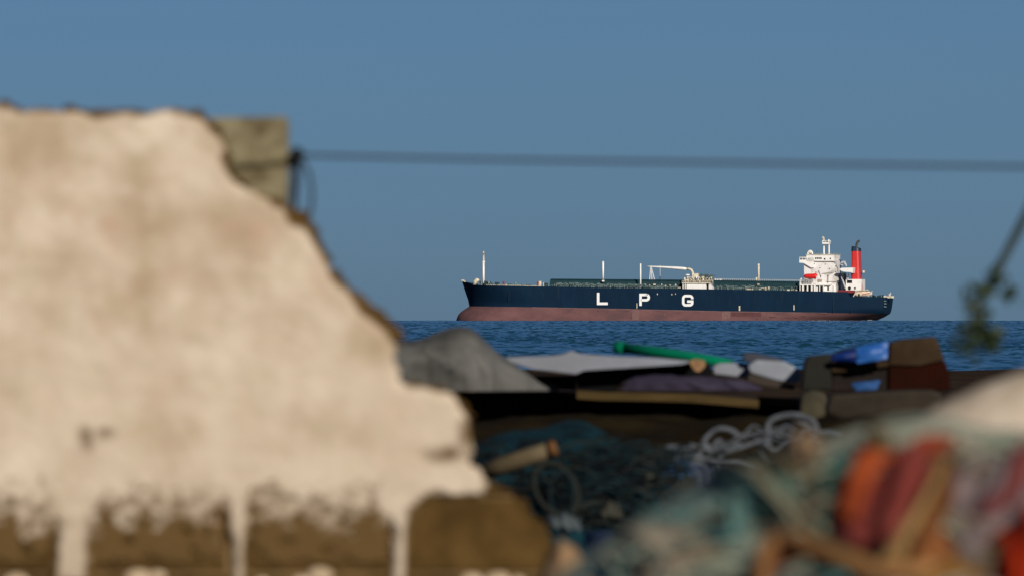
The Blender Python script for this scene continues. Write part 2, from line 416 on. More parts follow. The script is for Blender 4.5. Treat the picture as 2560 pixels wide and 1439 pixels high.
# white coaming line on the fore deck, bulwark stay plates
mb = MB()
for px in range(1215, 1345, 3):
    y = -14.5 if px > 1260 else -float(half_breadth((px - 1154) * SQ, 999, 712, False)) + 1.0
    z = interp(SHEER, px); mb.box(SX(px, y), SX(px + 2.2, y), y, y + 0.4, SZ(z + 1), SZ(z - random.uniform(0.8, 2.2)))
mb.build('fairlead_row', cream, ship)['kind'] = 'stuff'
def SB(x0, x1, y0, y1, yp, ys, ch=0.0):
    """box on the ship from its outline in the photograph"""
    mb = MB(); a, c = SX(x0, yp), SX(x1, ys)
    return mb.cbox(a, c, yp, ys, SZ(y1), SZ(y0), ch) if ch else mb.box(a, c, yp, ys, SZ(y1), SZ(y0))
# bow fittings
MB().prism_y([(SX(1154, 0), SZ(699)), (SX(1158, 0), SZ(698.5)), (SX(1164, 0), SZ(704.5)), (SX(1157, 0), SZ(704))], -1.5, 1.5).build('bow_chock', cream, ship)
mb = MB(); x = SX(1192, -6)
mb.tube([(x - 1.6, -6, SZ(712)), (x - 0.9, -6, SZ(704)), (x + 0.2, -6, SZ(699.5)), (x + 1.2, -6, SZ(700.5))], [0.9, 1.25, 1.15, 0.6], 10).build('windlass_cover', cream, ship, smooth=True)
for k in range(26):
    px = random.uniform(1196, 1245); h2 = random.uniform(4, 12) * (1.1 - (px - 1196) / 90); y = random.uniform(-9, -3)
    wd = random.uniform(2.5, 6); SB(px, px + wd, 712 - h2, 714, y, y + 1.5, 0.2).build('mooring_gear', green if k % 4 else pipe_m, ship)
for (px, w_, top, mm) in [(1259, 5, 703, 'r'), (1290, 8, 705, 'p'), (1345, 6, 704.5, 'r'), (1350, 8, 702.5, 'c'), (1359, 4, 706, 'c'), (1266, 5, 710, 'c'), (1313, 30, 711.5, 'g'), (1275, 12, 709, 'g'), (1365, 10, 707, 'g')]:
    m = {'r': mat('red_hydrant_paint', (0.35, 0.03, 0.04)), 'p': pipe_m, 'c': cream, 'g': green}[mm]
    SB(px - w_ / 2, px + w_ / 2, top, 716, -8, -6.5, 0.25).build({'r': 'fire_hydrant_box', 'p': 'winch', 'c': 'deck_locker', 'g': 'mooring_winch'}[mm], m, ship)

# masts
def mast(name, px, top, bot, wpx, y=0.0, m=white, wtop=None, extra=None):
    x = SX(px, y); r = wpx * SQ / 2; rt = (wtop or wpx) * SQ / 2
    o = MB().tube([(x, y, SZ(bot)), (x, y, SZ(bot + (top - bot) * 0.5)), (x, y, SZ(top))], [r, (r + rt) / 2, rt], 10).build(name, m, ship, smooth=True)
    return o
fm = mast('foremast', 1208.5, 652, 714, 6.2, 0, white, 5.4)
MB().tube([(SX(1208.7, 0), 0, SZ(652.5)), (SX(1208.7, 0), 0, SZ(633))], [0.52, 0.42], 8).build('topmast', cream, fm)
MB().tube([(SX(1208.5, 0), 0, SZ(655)), (SX(1208.5, 0), 0, SZ(652.5))], 0.85, 10).build('mast_platform', white, fm)
MB().tube([(SX(1208.4, 0), 0, SZ(633.5)), (SX(1208.4, 0), 0, SZ(627.5))], [0.5, 0.35], 8).build('mast_lamp', mat('yellowed_lamp', (0.62, 0.50, 0.22)), fm)
SB(1206, 1211, 632.6, 636, -0.6, 0.6).build('lamp_bracket', mat('bracket_brown', (0.20, 0.16, 0.10)), fm)
mast('vent_mast', 1507.8, 653, 700, 4.6, -2, white, 5.0)
mast('vent_mast', 1600.8, 659, 720, 4.0, -14, white, 3.6)
mast('light_post', 1650.5, 663, 700, 1.8, 4, mat('dull_mast_paint', (0.50, 0.52, 0.53)))
mast('vent_mast', 1895.2, 659.5, 704, 5.4, -4, cream, 5.4)
SB(1886.5, 1892.5, 693.5, 703, -6, -4, 0.3).build('vent_box', cream, ship)
SB(1505, 1511, 700, 704, -12.5, -11.2).build('mast_foot', white, ship)
SB(1891, 1897, 709, 712, -12.5, -11.2).build('mast_foot', cream, ship)

# cargo hose crane
crane_y = -6.0
cr = MB().tube([(SX(x, crane_y), crane_y, SZ(y)) for x, y in [(1617, 666), (1628, 666.4), (1660, 668), (1690, 670), (1708, 671.5), (1716, 672)]], [0.32, 0.36, 0.55, 0.78, 0.85, 0.55], 8).build('crane_boom', white, ship, smooth=True)
MB().tube([(SX(x, crane_y), crane_y, SZ(y)) for x, y in [(1714, 672), (1722, 672), (1728, 674.5), (1731, 681), (1731.5, 704)]], [0.5, 0.6, 0.68, 0.7, 0.8], 10).build('crane_pedestal', cream, ship, smooth=True)
MB().tube([(SX(x, crane_y), crane_y, SZ(y)) for x, y in [(1718, 666), (1717, 672), (1716, 677)]], 0.22, 6).build('crane_block', pipe_m, ship)
for (a, b2) in [((1626, 668), (1623.5, 700)), ((1628, 668), (1636, 700)), ((1627, 668), (1629.5, 700))]:
    MB().tube([(SX(a[0], crane_y), crane_y, SZ(a[1])), (SX(b2[0], crane_y), crane_y, SZ(b2[1]))], [0.25, 0.34], 6).build('boom_crutch_leg', mat('crutch_paint', (0.62, 0.64, 0.66)), ship)

# manifold house
mh = SB(1715, 1770, 710, 724, -16.5, -9).build('manifold_house', white, ship)
MB().prism_y([(SX(1770, -16), SZ(708)), (SX(1774, -16), SZ(708)), (SX(1781, -16), SZ(724)), (SX(1770, -16), SZ(724))], -16, -9).build('ladder_screen', sooty, mh)
for px in (1706.5, 1711.8): SB(px - 1.3, px + 1.5, 709, 724, -16.6, -15.9).build('pillar', white, mh)
SB(1700, 1770, 712, 724, -8.9, -8.3).build('back_wall', dark, mh)
SB(1703.5, 1781, 706.0, 708.4, -17, -8).build('platform', cream, mh)
mb = MB()
for px in np.arange(1704, 1781, 4.2): x = SX(px, -16.9); mb.box(x - 0.09, x + 0.09, -17, -16.85, SZ(706), SZ(700.6))
mb.box(SX(1704, -17), SX(1781, -17), -17.0, -16.9, SZ(701.6), SZ(700.7)); mb.build('platform_railing', cream, mh)
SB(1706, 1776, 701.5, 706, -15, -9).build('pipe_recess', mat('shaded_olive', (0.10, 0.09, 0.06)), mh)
for px in (1711.5, 1719.5, 1733.5, 1748): SB(px - 1.4, px + 1.4, 701.5, 708, -16.2, -15.2).build('manifold_flange', white, mh)
MB().prism_y([(SX(1707, -13), SZ(701.5)), (SX(1776, -13), SZ(701.5)), (SX(1772, -13), SZ(696)), (SX(1752, -13), SZ(694)), (SX(1711, -13), SZ(691.5))], -13, -8).build('upper_house', cream, mh)
for k in range(40):
    px = random.uniform(1709, 1776); y = random.uniform(-14.6, -13.2); top = random.uniform(690, 699)
    SB(px, px + random.uniform(1.2, 4), top, top + random.uniform(2, 6), y, y + 0.6).build('valve', random.choice([cream, white, sooty, pipe_m, green]), mh)
MB().ball((SX(1717.5, -14), -14, SZ(687.5)), 1.35, 1.2, 0.5, 12).build('vent_mushroom', white, mh, smooth=True)
SB(1716, 1719, 688, 694, -14.3, -13.7).build('vent_stem', cream, mh)
SB(1733, 1746.5, 683.5, 694, -14, -11).build('control_cabinet', cream, mh)
mb = MB()
for k in range(34):
    px = random.uniform(1747, 1781); y = random.uniform(-12, -9); z = random.uniform(685, 696)
    mb.tube([(SX(px, y), y, SZ(z + 5)), (SX(px + random.uniform(-4, 4), y), y, SZ(z))], 0.22, 5)
    mb.tube([(SX(px, y), y, SZ(z)), (SX(px + random.uniform(2, 9), y), y, SZ(z))], 0.22, 5)
mb.build('loading_pipes', mat('grey_green_pipe', (0.10, 0.14, 0.12), (0.05, 0.07, 0.06), scale=1), mh)
SB(1779, 1783, 690, 712, -14, -13.2).build('ladder', mat('ladder_grey', (0.16, 0.17, 0.16)), mh)
for (a, c, tp, bt) in [(1785, 1790, 697, 701.5), (1791, 1796, 698, 701.5), (1797, 1803.5, 696.5, 701.5)]: SB(a, c, tp, bt, -5, -3.5, 0.2).build('deck_vent', white, ship)
# bright fittings scattered on the deck either side of the house
for (x0, x1, y0, y1) in [(1610, 1615, 710.5, 712), (1622, 1625, 711, 714), (1632, 1639, 709.5, 713), (1652, 1655, 709, 713), (1661, 1665, 712.5, 715), (1672, 1677, 712, 714), (1686, 1690, 710, 714), (1694, 1701, 718, 720), (1864, 1881, 721, 724), (1894, 1900, 721, 724), (1900, 1908, 719, 721), (1909, 1914, 718, 725), (1917, 1922, 717, 724), (1964, 1972, 723, 726), (1974, 1982, 722, 725.5), (1984, 1990, 723.5, 726)]:
    SB(x0, x1, y0, y1, -15, -14, 0.1).build('deck_fitting', cream, ship)

# --- accommodation block
HS = 8.5
house = SB(2007.5, 2101.5, 651, 732, -HS, HS).build('accommodation_block', sooty, ship)
wh = SB(2013, 2099.5, 637.5, 653, -HS - 1.2, HS + 1.2).build('wheelhouse', white, ship)
SB(2012, 2100.5, 636.2, 637.9, -HS - 1.6, HS + 1.6).build('wheelhouse_roof', cream, wh)
for (a, c, y0, y1) in [(2034.7, 2038, 644, 648.2), (2038.8, 2042.4, 644, 648.2), (2043.2, 2046.6, 644, 648.2), (2047.4, 2051.2, 644, 648.2), (2056.5, 2060.5, 646, 650), (2071, 2074, 645, 649)]:
    yy = -HS - 1.2; SB(a, c, y0, y1, yy - 0.08, yy + 0.2).build('bridge_window', dark, wh)
yy = -HS
for (px, py) in [(2033, 660), (2060, 660.5), (2086, 665), (2085, 680), (2049, 689), (2037, 681), (2067, 689), (2096, 705), (2066, 706), (2015, 705), (2047, 670), (2071, 672)]:
    SB(px - 1.1, px + 1.1, py - 1.4, py + 1.4, yy - 0.07, yy + 0.2).build('porthole', dark, house)
# soot stains with their own outlines
for (pts) in [[(2056, 684), (2066, 680), (2076, 676), (2088, 668), (2090, 674), (2080, 684), (2070, 688), (2060, 689)], [(2064, 688), (2070, 689), (2068, 706), (2066, 706)], [(2078, 690), (2090, 684), (2094, 700), (2084, 704)]]:
    mesh_obj('soot_stain', [(SX(a, yy), yy - 0.02, SZ(c)) for a, c in pts], [tuple(range(len(pts)))], mat('soot', (0.40, 0.37, 0.33), (0.55, 0.52, 0.48), scale=0.5), house)
mb = MB()
for (a, c) in [((2078, 655), (2086, 655)), ((2052, 684), (2078, 682)), ((2044, 676), (2050, 694)), ((2066, 688), (2066, 704)), ((2062, 704), (2094, 704))]:
    mb.tube([(SX(a[0], yy), yy - 0.3, SZ(a[1])), (SX(c[0], yy), yy - 0.3, SZ(c[1]))], 0.13, 5)
mb.build('side_pipes', mat('pipe_shade', (0.28, 0.27, 0.25)), house)
# port bridge wing with its slanting bracket
WY = -9.7
wing = MB().prism_y([(SX(1995.5, WY), SZ(650)), (SX(1995.5, WY), SZ(657)), (SX(2006, WY), SZ(658)), (SX(2025, WY), SZ(669.5)), (SX(2031, WY), SZ(669)), (SX(2031, WY), SZ(643)), (SX(2017, WY), SZ(643)), (SX(2011, WY), SZ(650))], WY, -HS).build('bridge_wing', white, ship)
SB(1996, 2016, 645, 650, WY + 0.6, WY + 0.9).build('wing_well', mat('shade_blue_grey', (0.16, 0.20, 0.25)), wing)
mb = MB()
for px in (1996.3, 2003, 2010, 2016): SB_ = mb.box(SX(px, WY) - 0.12, SX(px, WY) + 0.12, WY - 0.02, WY + 0.2, SZ(651), SZ(643.5))
mb.box(SX(1995.8, WY), SX(2017, WY), WY - 0.05, WY + 0.2, SZ(645), SZ(643)); mb.build('wing_rail', white, wing)
MB().tube([(SX(2022.5 + 5.8 * math.cos(a), WY + 2), WY + 2, SZ(636.5 - 9 * math.sin(a))) for a in np.linspace(0, 2 * math.pi, 20, endpoint=False)], 0.5, 6, closed=True).build('antenna_frame', white, wing, smooth=True)
SB(2019.5, 2026, 640, 648, WY + 1.6, WY + 2.4).build('searchlight', mat('brown_shadowed', (0.20, 0.16, 0.11)), wing)
MB().ball((SX(2022, WY + 2), WY + 2, SZ(631)), 0.8).build('dome', cream, wing, smooth=True)
mb = MB()
for px in np.arange(2030, 2100, 5): mb.box(SX(px, -9) - 0.07, SX(px, -9) + 0.07, -9.1, -8.9, SZ(638), SZ(633.5))
mb.box(SX(2030, -9), SX(2098, -9), -9.1, -8.95, SZ(634), SZ(633.2)); mb.build('roof_railing', pipe_m, wh)
MB().tube([(SX(2036, -8), -8, SZ(637)), (SX(2036, -8), -8, SZ(631)), (SX(2039, -8), -8, SZ(628.5)), (SX(2041, -8), -8, SZ(631))], 0.2, 6).build('roof_lamp', pipe_m, wh)
# radar mast
rm = SB(2053.5, 2074.5, 606.5, 610.5, -2, 2).build('radar_mast', white, ship)
for px, w0, w1 in ((2057.8, 2.4, 1.9), (2070.5, 2.2, 1.7)):
    MB().tube([(SX(px, 0), 0, SZ(638)), (SX(px, 0), 0, SZ(609))], [w0 * SQ, w1 * SQ * 0.9], 8).build('mast_leg', white, rm)
SB(2059, 2070, 610, 612.5, -0.6, 0.6).build('cross_brace', white, rm)
MB().prism_y([(SX(2054, 0), SZ(606)), (SX(2059, 0), SZ(606)), (SX(2060, 0), SZ(599)), (SX(2058, 0), SZ(592)), (SX(2054.5, 0), SZ(591)), (SX(2054, 0), SZ(594)), (SX(2056.5, 0), SZ(599))], -0.6, 0.6).build('radar_scanner', cream, rm)
SB(2068.5, 2072, 599, 606.5, -0.5, 0.5).build('mast_lamp', white, rm)
mb = MB()
for px in (2053.8, 2062, 2074): mb.box(SX(px, -2) - 0.12, SX(px, -2) + 0.12, -2, -1.8, SZ(606.5), SZ(601.5))
mb.box(SX(2053.8, -2), SX(2074.4, -2), -2, -1.85, SZ(602.4), SZ(601.6)); mb.build('mast_railing', white, rm)
# boat deck with pillars
bd = SB(1995.5, 2079, 710.3, 713.2, -15.5, -HS).build('boat_deck', white, ship)
for px, wd in ((1997, 2.4), (2004.3, 5.2), (2015.5, 3.8), (2026, 4.6), (2033.5, 5.6), (2045.5, 2.5), (2055, 2.5)): SB(px - wd / 2, px + wd / 2, 713, 731, -15.3, -14.3).build('pillar', white, bd)
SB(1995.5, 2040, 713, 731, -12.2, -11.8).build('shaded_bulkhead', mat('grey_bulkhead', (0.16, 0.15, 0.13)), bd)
SB(2037, 2082, 713, 731, -13.8, -HS).build('side_house', white, bd)
for px, wd, t0, t1 in ((2049.5, 5.5, 717, 729), (2066.5, 4.0, 717, 726), (2042.5, 2.2, 716, 729)): SB(px - wd / 2, px + wd / 2, t0, t1, -13.87, -13.6).build('doorway', dark, bd)
mb = MB()
for px in list(np.arange(1996, 2034, 4.2)): mb.box(SX(px, -15.4) - 0.09, SX(px, -15.4) + 0.09, -15.45, -15.3, SZ(710.5), SZ(699))
for z in (699, 703, 707): mb.box(SX(1996, -15.4), SX(2034, -15.4), -15.42, -15.34, SZ(z + 0.6), SZ(z))
mb.build('boat_deck_railing', mat('rail_light', (0.6, 0.6, 0.58)), bd)
MB().prism_y([(SX(1996, -15), SZ(711)), (SX(1999, -15), SZ(711)), (SX(2001.5, -15), SZ(695)), (SX(1998, -15), SZ(696))], -15, -14.4).build('davit', white, bd)
MB().prism_y([(SX(2036, -15), SZ(711)), (SX(2039, -15), SZ(711)), (SX(2040, -15), SZ(690)), (SX(2037.5, -15), SZ(690))], -15, -14.4).build('davit', sooty, bd)
lb = MB(); y = -14.0
secs = [(2006.5, 0.5, 690.5), (2009, 1.0, 690.5), (2014, 1.25, 690.7), (2030, 1.42, 690.7), (2034, 1.48, 690.7), (2036.5, 1.45, 691), (2038.2, 1.3, 691.5)]
lbm = mat('bright_red_boat', (0.72, 0.025, 0.02), (0.62, 0.02, 0.02), rough=0.4)
lb.tube([(SX(a, y), y, SZ(c)) for a, r, c in secs], [r for a, r, c in secs], 10)
lbo = lb.build('rescue_boat', lbm, ship, smooth=True)
MB().prism_y([(SX(2030, y), SZ(684.5)), (SX(2036, y), SZ(683)), (SX(2038, y), SZ(686)), (SX(2030, y), SZ(687))], -14.8, -13.2).build('boat_canopy', lbm, lbo)
SB(2040, 2052, 698, 705.5, -14.2, -13.0, 0.4).build('raft_canister', mat('rusty_grey', (0.25, 0.19, 0.15), (0.4, 0.36, 0.32), scale=1.0), bd)
# after platform, stairs
MB().prism_y([(SX(2094, -14), SZ(673)), (SX(2100, -14), SZ(670)), (SX(2128.5, -14), SZ(669.5)), (SX(2126.8, -14), SZ(683)), (SX(2121, -14), SZ(680.5)), (SX(2108, -14), SZ(680)), (SX(2098, -14), SZ(677))], -14, 2).build('after_platform', white, ship)
mb = MB()
for (a, c) in [((2100, 655), (2108, 655)), ((2104, 653), (2113, 666)), ((2108, 653), (2113, 664)), ((2099, 690), (2110, 722)), ((2104, 700), (2112, 722)), ((2111, 684), (2114, 698)), ((2118, 684), (2116, 698)), ((2084, 657), (2104, 657)), ((2086, 656), (2104, 664))]:
    mb.tube([(SX(a[0], -9), -9, SZ(a[1])), (SX(c[0], -9), -9, SZ(c[1]))], 0.22, 5)
mb.build('outside_stairs', mat('stair_paint', (0.60, 0.60, 0.60)), ship)
SB(2100, 2114, 682, 728, -3, 4).build('gap_shade_block', mat('gap_shade_blue', (0.22, 0.25, 0.28)), ship)  # added block, coloured as the bluish shade between house and casing
# engine casing and funnel
ec = SB(2111, 2160.5, 698.3, 727, -HS, 3.5).build('engine_casing', white, ship)
SB(2113.7, 2126.8, 700.3, 708, -HS - 0.06, -HS + 0.3).build('louvre', dark, ec)
for px, r in ((2119.8, 4.2), (2133.5, 2.6)):
    MB().tube([(SX(px, -HS), -HS - 0.07, SZ(720.5)), (SX(px, -HS), -HS + 0.3, SZ(720.5))], r * SQ, 10).build('round_opening', dark, ec)
MB().prism_y([(SX(2149.5, -HS), SZ(724)), (SX(2153.5, -HS), SZ(724)), (SX(2151.5, -HS), SZ(707))], -HS - 0.05, -HS + 0.2).build('rust_patch', mat('faint_rust', (0.55, 0.30, 0.27)), ec)
def funnel_ring(x0, x1, yy0, yy1, z, c=1.1):
    return [(x0 + c, yy0, z), (x1 - c, yy0, z), (x1 - c * 0.3, yy0 + c * 0.3, z), (x1, yy0 + c, z), (x1, yy1 - c, z), (x1 - c, yy1, z), (x0 + c, yy1, z), (x0, yy1 - c, z), (x0, yy0 + c, z), (x0 + c * 0.3, yy0 + c * 0.3, z)]
def funnel_mb(rings):
    n = len(rings[0]); v = [p for r in rings for p in r]; f = [tuple(range(n))[::-1], tuple((len(rings) - 1) * n + k for k in range(n))]
    for i in range(len(rings) - 1):
        for k in range(n): f.append((i * n + k, i * n + (k + 1) % n, (i + 1) * n + (k + 1) % n, (i + 1) * n + k))
    m = MB(); return m.add(v, f)
FY0, FY1 = -7.5, 2.0
fb = (SX(2123.3, FY0), SX(2154, FY1)); ft = (SX(2124.2, FY0 + 0.3), SX(2151.3, FY1 - 0.3))
fun = funnel_mb([funnel_ring(fb[0], fb[1], FY0, FY1, SZ(698.5)), funnel_ring(ft[0], ft[1], FY0 + 0.3, FY1 - 0.3, SZ(628.5))]).build('funnel', red, ship)
tilt = funnel_ring(ft[0] + 0.1, ft[1] - 0.1, FY0 + 0.4, FY1 - 0.4, 0)
tilt = [(x, y, SZ(616 + 5.5 * (x - ft[0]) / (ft[1] - ft[0]))) for x, y, z in tilt]
funnel_mb([funnel_ring(ft[0] - 0.08, ft[1] + 0.08, FY0 + 0.2, FY1 - 0.2, SZ(628.5)), tilt]).build('funnel_cap', capblue, fun)
MB().tube([(SX(2137.5, -3), -3, SZ(620)), (SX(2138.5, -3), -3, SZ(611)), (SX(2141, -3), -3, SZ(605)), (SX(2146, -3), -3, SZ(602))], [0.55, 0.6, 0.6, 0.5], 8).build('exhaust_pipe', mat('exhaust_soot', (0.07, 0.065, 0.06)), fun)
SB(2153.5, 2159.5, 676.5, 682, -3, -1).build('funnel_lamp', cream, fun)
# after deck
SB(2090, 2134, 725.2, 731.5, -16, -12).build('red_deck_edge', mat('dark_red_deck', (0.24, 0.035, 0.04)), ship)
lbs = [(2130.8, 0.5, 735.5), (2133, 1.15, 735), (2140, 1.5, 734.5), (2155, 1.45, 734), (2168, 1.25, 733.5), (2175, 0.5, 733.5)]
y = -14.5
lb2 = MB().tube([(SX(a, y), y, SZ(c)) for a, r, c in lbs], [r for a, r, c in lbs], 12).build('lifeboat', mat('cream_lifeboat', (0.78, 0.68, 0.52), (0.62, 0.45, 0.33), scale=0.8), ship, smooth=True)
SB(2140.5, 2144.5, 733.5, 739.5, y - 1.5, y - 1.2).build('boat_window', dark, lb2)
MB().prism_y([(SX(2152, y), SZ(737)), (SX(2170, y), SZ(733)), (SX(2170, y), SZ(731)), (SX(2152, y), SZ(734))], y - 1.5, y - 1.2).build('boat_stripe', mat('dull_pink_stripe', (0.5, 0.22, 0.18)), lb2)
for (a, c) in [((2130, 741), (2137, 727)), ((2166, 740), (2177, 727)), ((2134, 727), (2168, 724.5))]:
    MB().tube([(SX(a[0], y), y - 1.6, SZ(a[1])), (SX(c[0], y), y - 1.6, SZ(c[1]))], 0.25, 6).build('lifeboat_davit', cream, ship)
for k in range(22):
    px = random.uniform(2166, 2203); h2 = random.uniform(2, 7); yq = random.uniform(-11, -8)
    SB(px, px + random.uniform(2, 5), 743 - h2, 745, yq, yq + 1.0, 0.15).build('stern_winch', [green, green, pipe_m][k % 3], ship)
for (x0, x1, tp) in [(2203, 2212, 738.5), (2210, 2218, 740), (2217, 2222, 734), (2221, 2231, 739.5)]: SB(x0, x1, tp, 744.5, -6, -4.5, 0.15).build('stern_fitting', cream, ship)
MB().tube([(SX(2222, 0), 0, SZ(744)), (SX(2223.5, 0), 0, SZ(730))], 0.12, 5).build('flagstaff', white, ship)
# wash at the propeller
mb = MB(); bx = SX(2176, 0)
for k in range(16):
    a = random.random(); mb.ball((SX(2168 + 12 * a, -3), -6 + random.uniform(-2, 2), SZ(801.5) + random.uniform(-0.1, 0.45)), random.uniform(0.2, 0.45), None, random.uniform(0.12, 0.35), 6)
fo = mesh_obj('propeller_wash', mb.v, mb.f, mat('white_foam', (0.5, 0.52, 0.55), rough=0.8), None, smooth=True)
fo.location = ship.location; fo.rotation_euler = ship.rotation_euler
tag(fo, 'small patch of white foam at the stern of the ship', 'foam', kind='stuff')

# ================================================================== BROKEN WALL (about 30 m away)
DW = 30.0; Q = K * DW
def WX(px): return (px - 1280) * Q
def WZ(py): return H + (772.06 - py) * Q
OUT = [(-700, 250), (-300, 262), (-100, 255), (0, 264), (40, 274), (92, 283), (153, 284), (190, 278), (238, 294), (306, 280), (367, 288), (407, 271), (443, 282), (480, 284), (520, 306), (550, 342), (566, 379), (563, 416), (581, 443), (612, 474), (640, 474), (667, 490), (705, 520), (730, 556), (767, 576), (790, 610), (819, 668), (845, 706), (877, 735), (905, 777), (937, 799), (972, 840), (984, 860), (987, 901), (995, 946), (1008, 962), (1072, 965), (1120, 986), (1143, 1001), (1169, 1050), (1180, 1087), (1177, 1158), (1207, 1185), (1218, 1218), (1199, 1241), (1132, 1252), (1094, 1237), (1050, 1267), (1023, 1349), (1016, 1439), (1014, 1460), (976, 1460), (978, 1424), (984, 1330), (975, 1300), (937, 1292), (847, 1286), (761, 1262), (693, 1240), (650, 1236), (634, 1275), (622, 1350), (612, 1400), (610, 1460), (580, 1460), (578, 1390), (580, 1350), (564, 1305), (562, 1256), (534, 1278), (488, 1302), (427, 1308), (366, 1316), (262, 1313), (238, 1366), (232, 1460), (126, 1460), (130, 1400), (143, 1310), (100, 1290), (70, 1275), (30, 1275), (-20, 1262), (-200, 1290), (-260, 1440), (-320, 1440), (-340, 1300), (-560, 1270), (-700, 1290)]
wall = thing('ruined_wall', 'broken concrete block wall with pale peeling plaster', 'wall', (WX(300), DW, float(ground_z(WX(300), DW))))
W0 = wall.location.copy()
# signed distance to the plaster outline, photo pixels
poly = np.array(OUT, float)
def sdf(px, py):
    d2 = np.full(px.shape, 1e12); ins = np.zeros(px.shape, bool)
    for i in range(len(poly)):
        a, b2 = poly[i], poly[(i + 1) % len(poly)]; e = b2 - a
        wx, wy = px - a[0], py - a[1]
        tt = np.clip((wx * e[0] + wy * e[1]) / (e @ e), 0, 1)
        d2 = np.minimum(d2, (wx - e[0] * tt) ** 2 + (wy - e[1] * tt) ** 2)
        cond = ((a[1] > py) != (b2[1] > py))
        xc = a[0] + (py - a[1]) * e[0] / (e[1] if abs(e[1]) > 1e-9 else 1e-9)
        ins ^= cond & (px < xc)
    return np.where(ins, 1, -1) * np.sqrt(d2)
pxs = np.arange(-700, 1236, 4.0); pys = np.arange(240, 1466, 4.0)
PX, PY = np.meshgrid(pxs, pys)
SD = sdf(PX, PY) + 7 * fbm(PX / 18, PY / 18, 51) + 9 * fbm(PX / 40, PY / 40, 53)
# worn holes near the foot of the plaster
wear = fbm(PX / 26, PY / 26, 61); low = np.clip((PY - 1190) / 120, 0, 1.4)
finger = np.zeros_like(PX)
for c_, h_ in ((178, 52), (594, 24), (996, 26), (1150, 90), (-290, 40)): finger = np.maximum(finger, np.clip(1.6 - np.abs(PX - c_) / h_ * 1.2, 0, 1) * (PY < (1236 if c_ == 1150 else 2000)))
# a thin dirty film of plaster is left on the block faces between the joints
film = np.full(PX.shape, -99.0)
for (x0_, x1_) in ((-250, 122), (240, 558), (630, 970)): film = np.maximum(film, np.minimum(np.minimum(PX - x0_, x1_ - PX), np.minimum(PY - 1215, 1408 - PY)))
film = film + 8 * fbm(PX / 12, PY / 12, 58) + 24 * fbm(PX / 34, PY / 34, 57)
SD = np.maximum(SD, np.minimum(film, 9))
SD = np.minimum(SD, 60 * (0.80 - low * 0.25 - wear * (low > 0)) + 60 * finger)
hole = np.minimum(np.hypot((PX - 215) / 1.0, (PY - 1095) / 1.6) - 18, np.hypot((PX - 262) / 1.7, (PY - 1082) / 0.8) - 17)
TH_CUT = 0.004 * np.clip(-hole / 10, 0, 1)
TH = 0.014 * np.clip(SD / 14, -0.2, 1) ** 1.0 + 0.004 * fbm(PX / 120, PY / 90, 71) * np.clip(SD / 20, 0, 1) + 0.0012 * fbm(PX / 22, PY / 22, 73) * np.clip(SD / 20, 0, 1) - TH_CUT
VV = np.stack([WX(PX), DW + 0.014 - TH, WZ(PY)], -1).reshape(-1, 3)
FF = grid_faces(len(pys), len(pxs))[:, ::-1]
keep = (SD.ravel()[FF] > -4).all(1); FF = FF[keep]
used = np.unique(FF); rmap = np.zeros(len(VV), np.int64); rmap[used] = np.arange(len(used))
# plaster material: limewash with blotches, stained towards its worn foot
pm = bpy.data.materials.new('stained_plaster'); pm.use_nodes = True; t = pm.node_tree; b = t.nodes['Principled BSDF']; b.inputs['Roughness'].default_value = 0.92; b.inputs['Specular IOR Level'].default_value = 0.15
co = t.nodes.new('ShaderNodeTexCoord')
def noise_node(sc_, det, off=0.0):
    mp = t.nodes.new('ShaderNodeMapping'); mp.inputs['Location'].default_value = (off, off, off); t.links.new(co.outputs['Object'], mp.inputs[0])
    n = t.nodes.new('ShaderNodeTexNoise'); n.inputs['Scale'].default_value = sc_; n.inputs['Detail'].default_value = det; t.links.new(mp.outputs[0], n.inputs['Vector']); return n
def ramp(src, stops):
    r = t.nodes.new('ShaderNodeValToRGB'); e = r.color_ramp.elements
    e[0].position, e[0].color = stops[0][0], (*stops[0][1], 1); e[1].position, e[1].color = stops[-1][0], (*stops[-1][1], 1)
    for p_, c_ in stops[1:-1]: x_ = e.new(p_); x_.color = (*c_, 1)
    t.links.new(src, r.inputs[0]); return r
nA = noise_node(5.0, 6); rA = ramp(nA.outputs['Fac'], [(0.33, (0.360, 0.265, 0.175)), (0.5, (0.450, 0.357, 0.260)), (0.67, (0.585, 0.490, 0.380))])
nB = noise_node(10, 5, 3.7); rB = ramp(nB.outputs['Fac'], [(0.50, (0, 0, 0)), (0.68, (0.55, 0.55, 0.55))])
mx = t.nodes.new('ShaderNodeMix'); mx.data_type = 'RGBA'; mx.inputs[7].default_value = (0.34, 0.27, 0.165, 1)
t.links.new(rB.outputs[0], mx.inputs[0]); t.links.new(rA.outputs[0], mx.inputs[6])
nE = noise_node(8, 4, 9.1); rE = ramp(nE.outputs['Fac'], [(0.56, (0, 0, 0)), (0.72, (0.7, 0.7, 0.7))])
mxE = t.nodes.new('ShaderNodeMix'); mxE.data_type = 'RGBA'; mxE.inputs[7].default_value = (0.43, 0.29, 0.205, 1)
t.links.new(rE.outputs[0], mxE.inputs[0]); t.links.new(mx.outputs[2], mxE.inputs[6])
atp = t.nodes.new('ShaderNodeAttribute'); atp.attribute_name = 'limewash'
mxP = t.nodes.new('ShaderNodeMix'); mxP.data_type = 'RGBA'; mxP.inputs[7].default_value = (0.565, 0.475, 0.368, 1)
t.links.new(atp.outputs['Fac'], mxP.inputs[0]); t.links.new(mxE.outputs[2], mxP.inputs[6]); mx = mxP
at = t.nodes.new('ShaderNodeAttribute'); at.attribute_name = 'stain'
mx2 = t.nodes.new('ShaderNodeMix'); mx2.data_type = 'RGBA'; mx2.inputs[7].default_value = (0.100, 0.058, 0.020, 1)
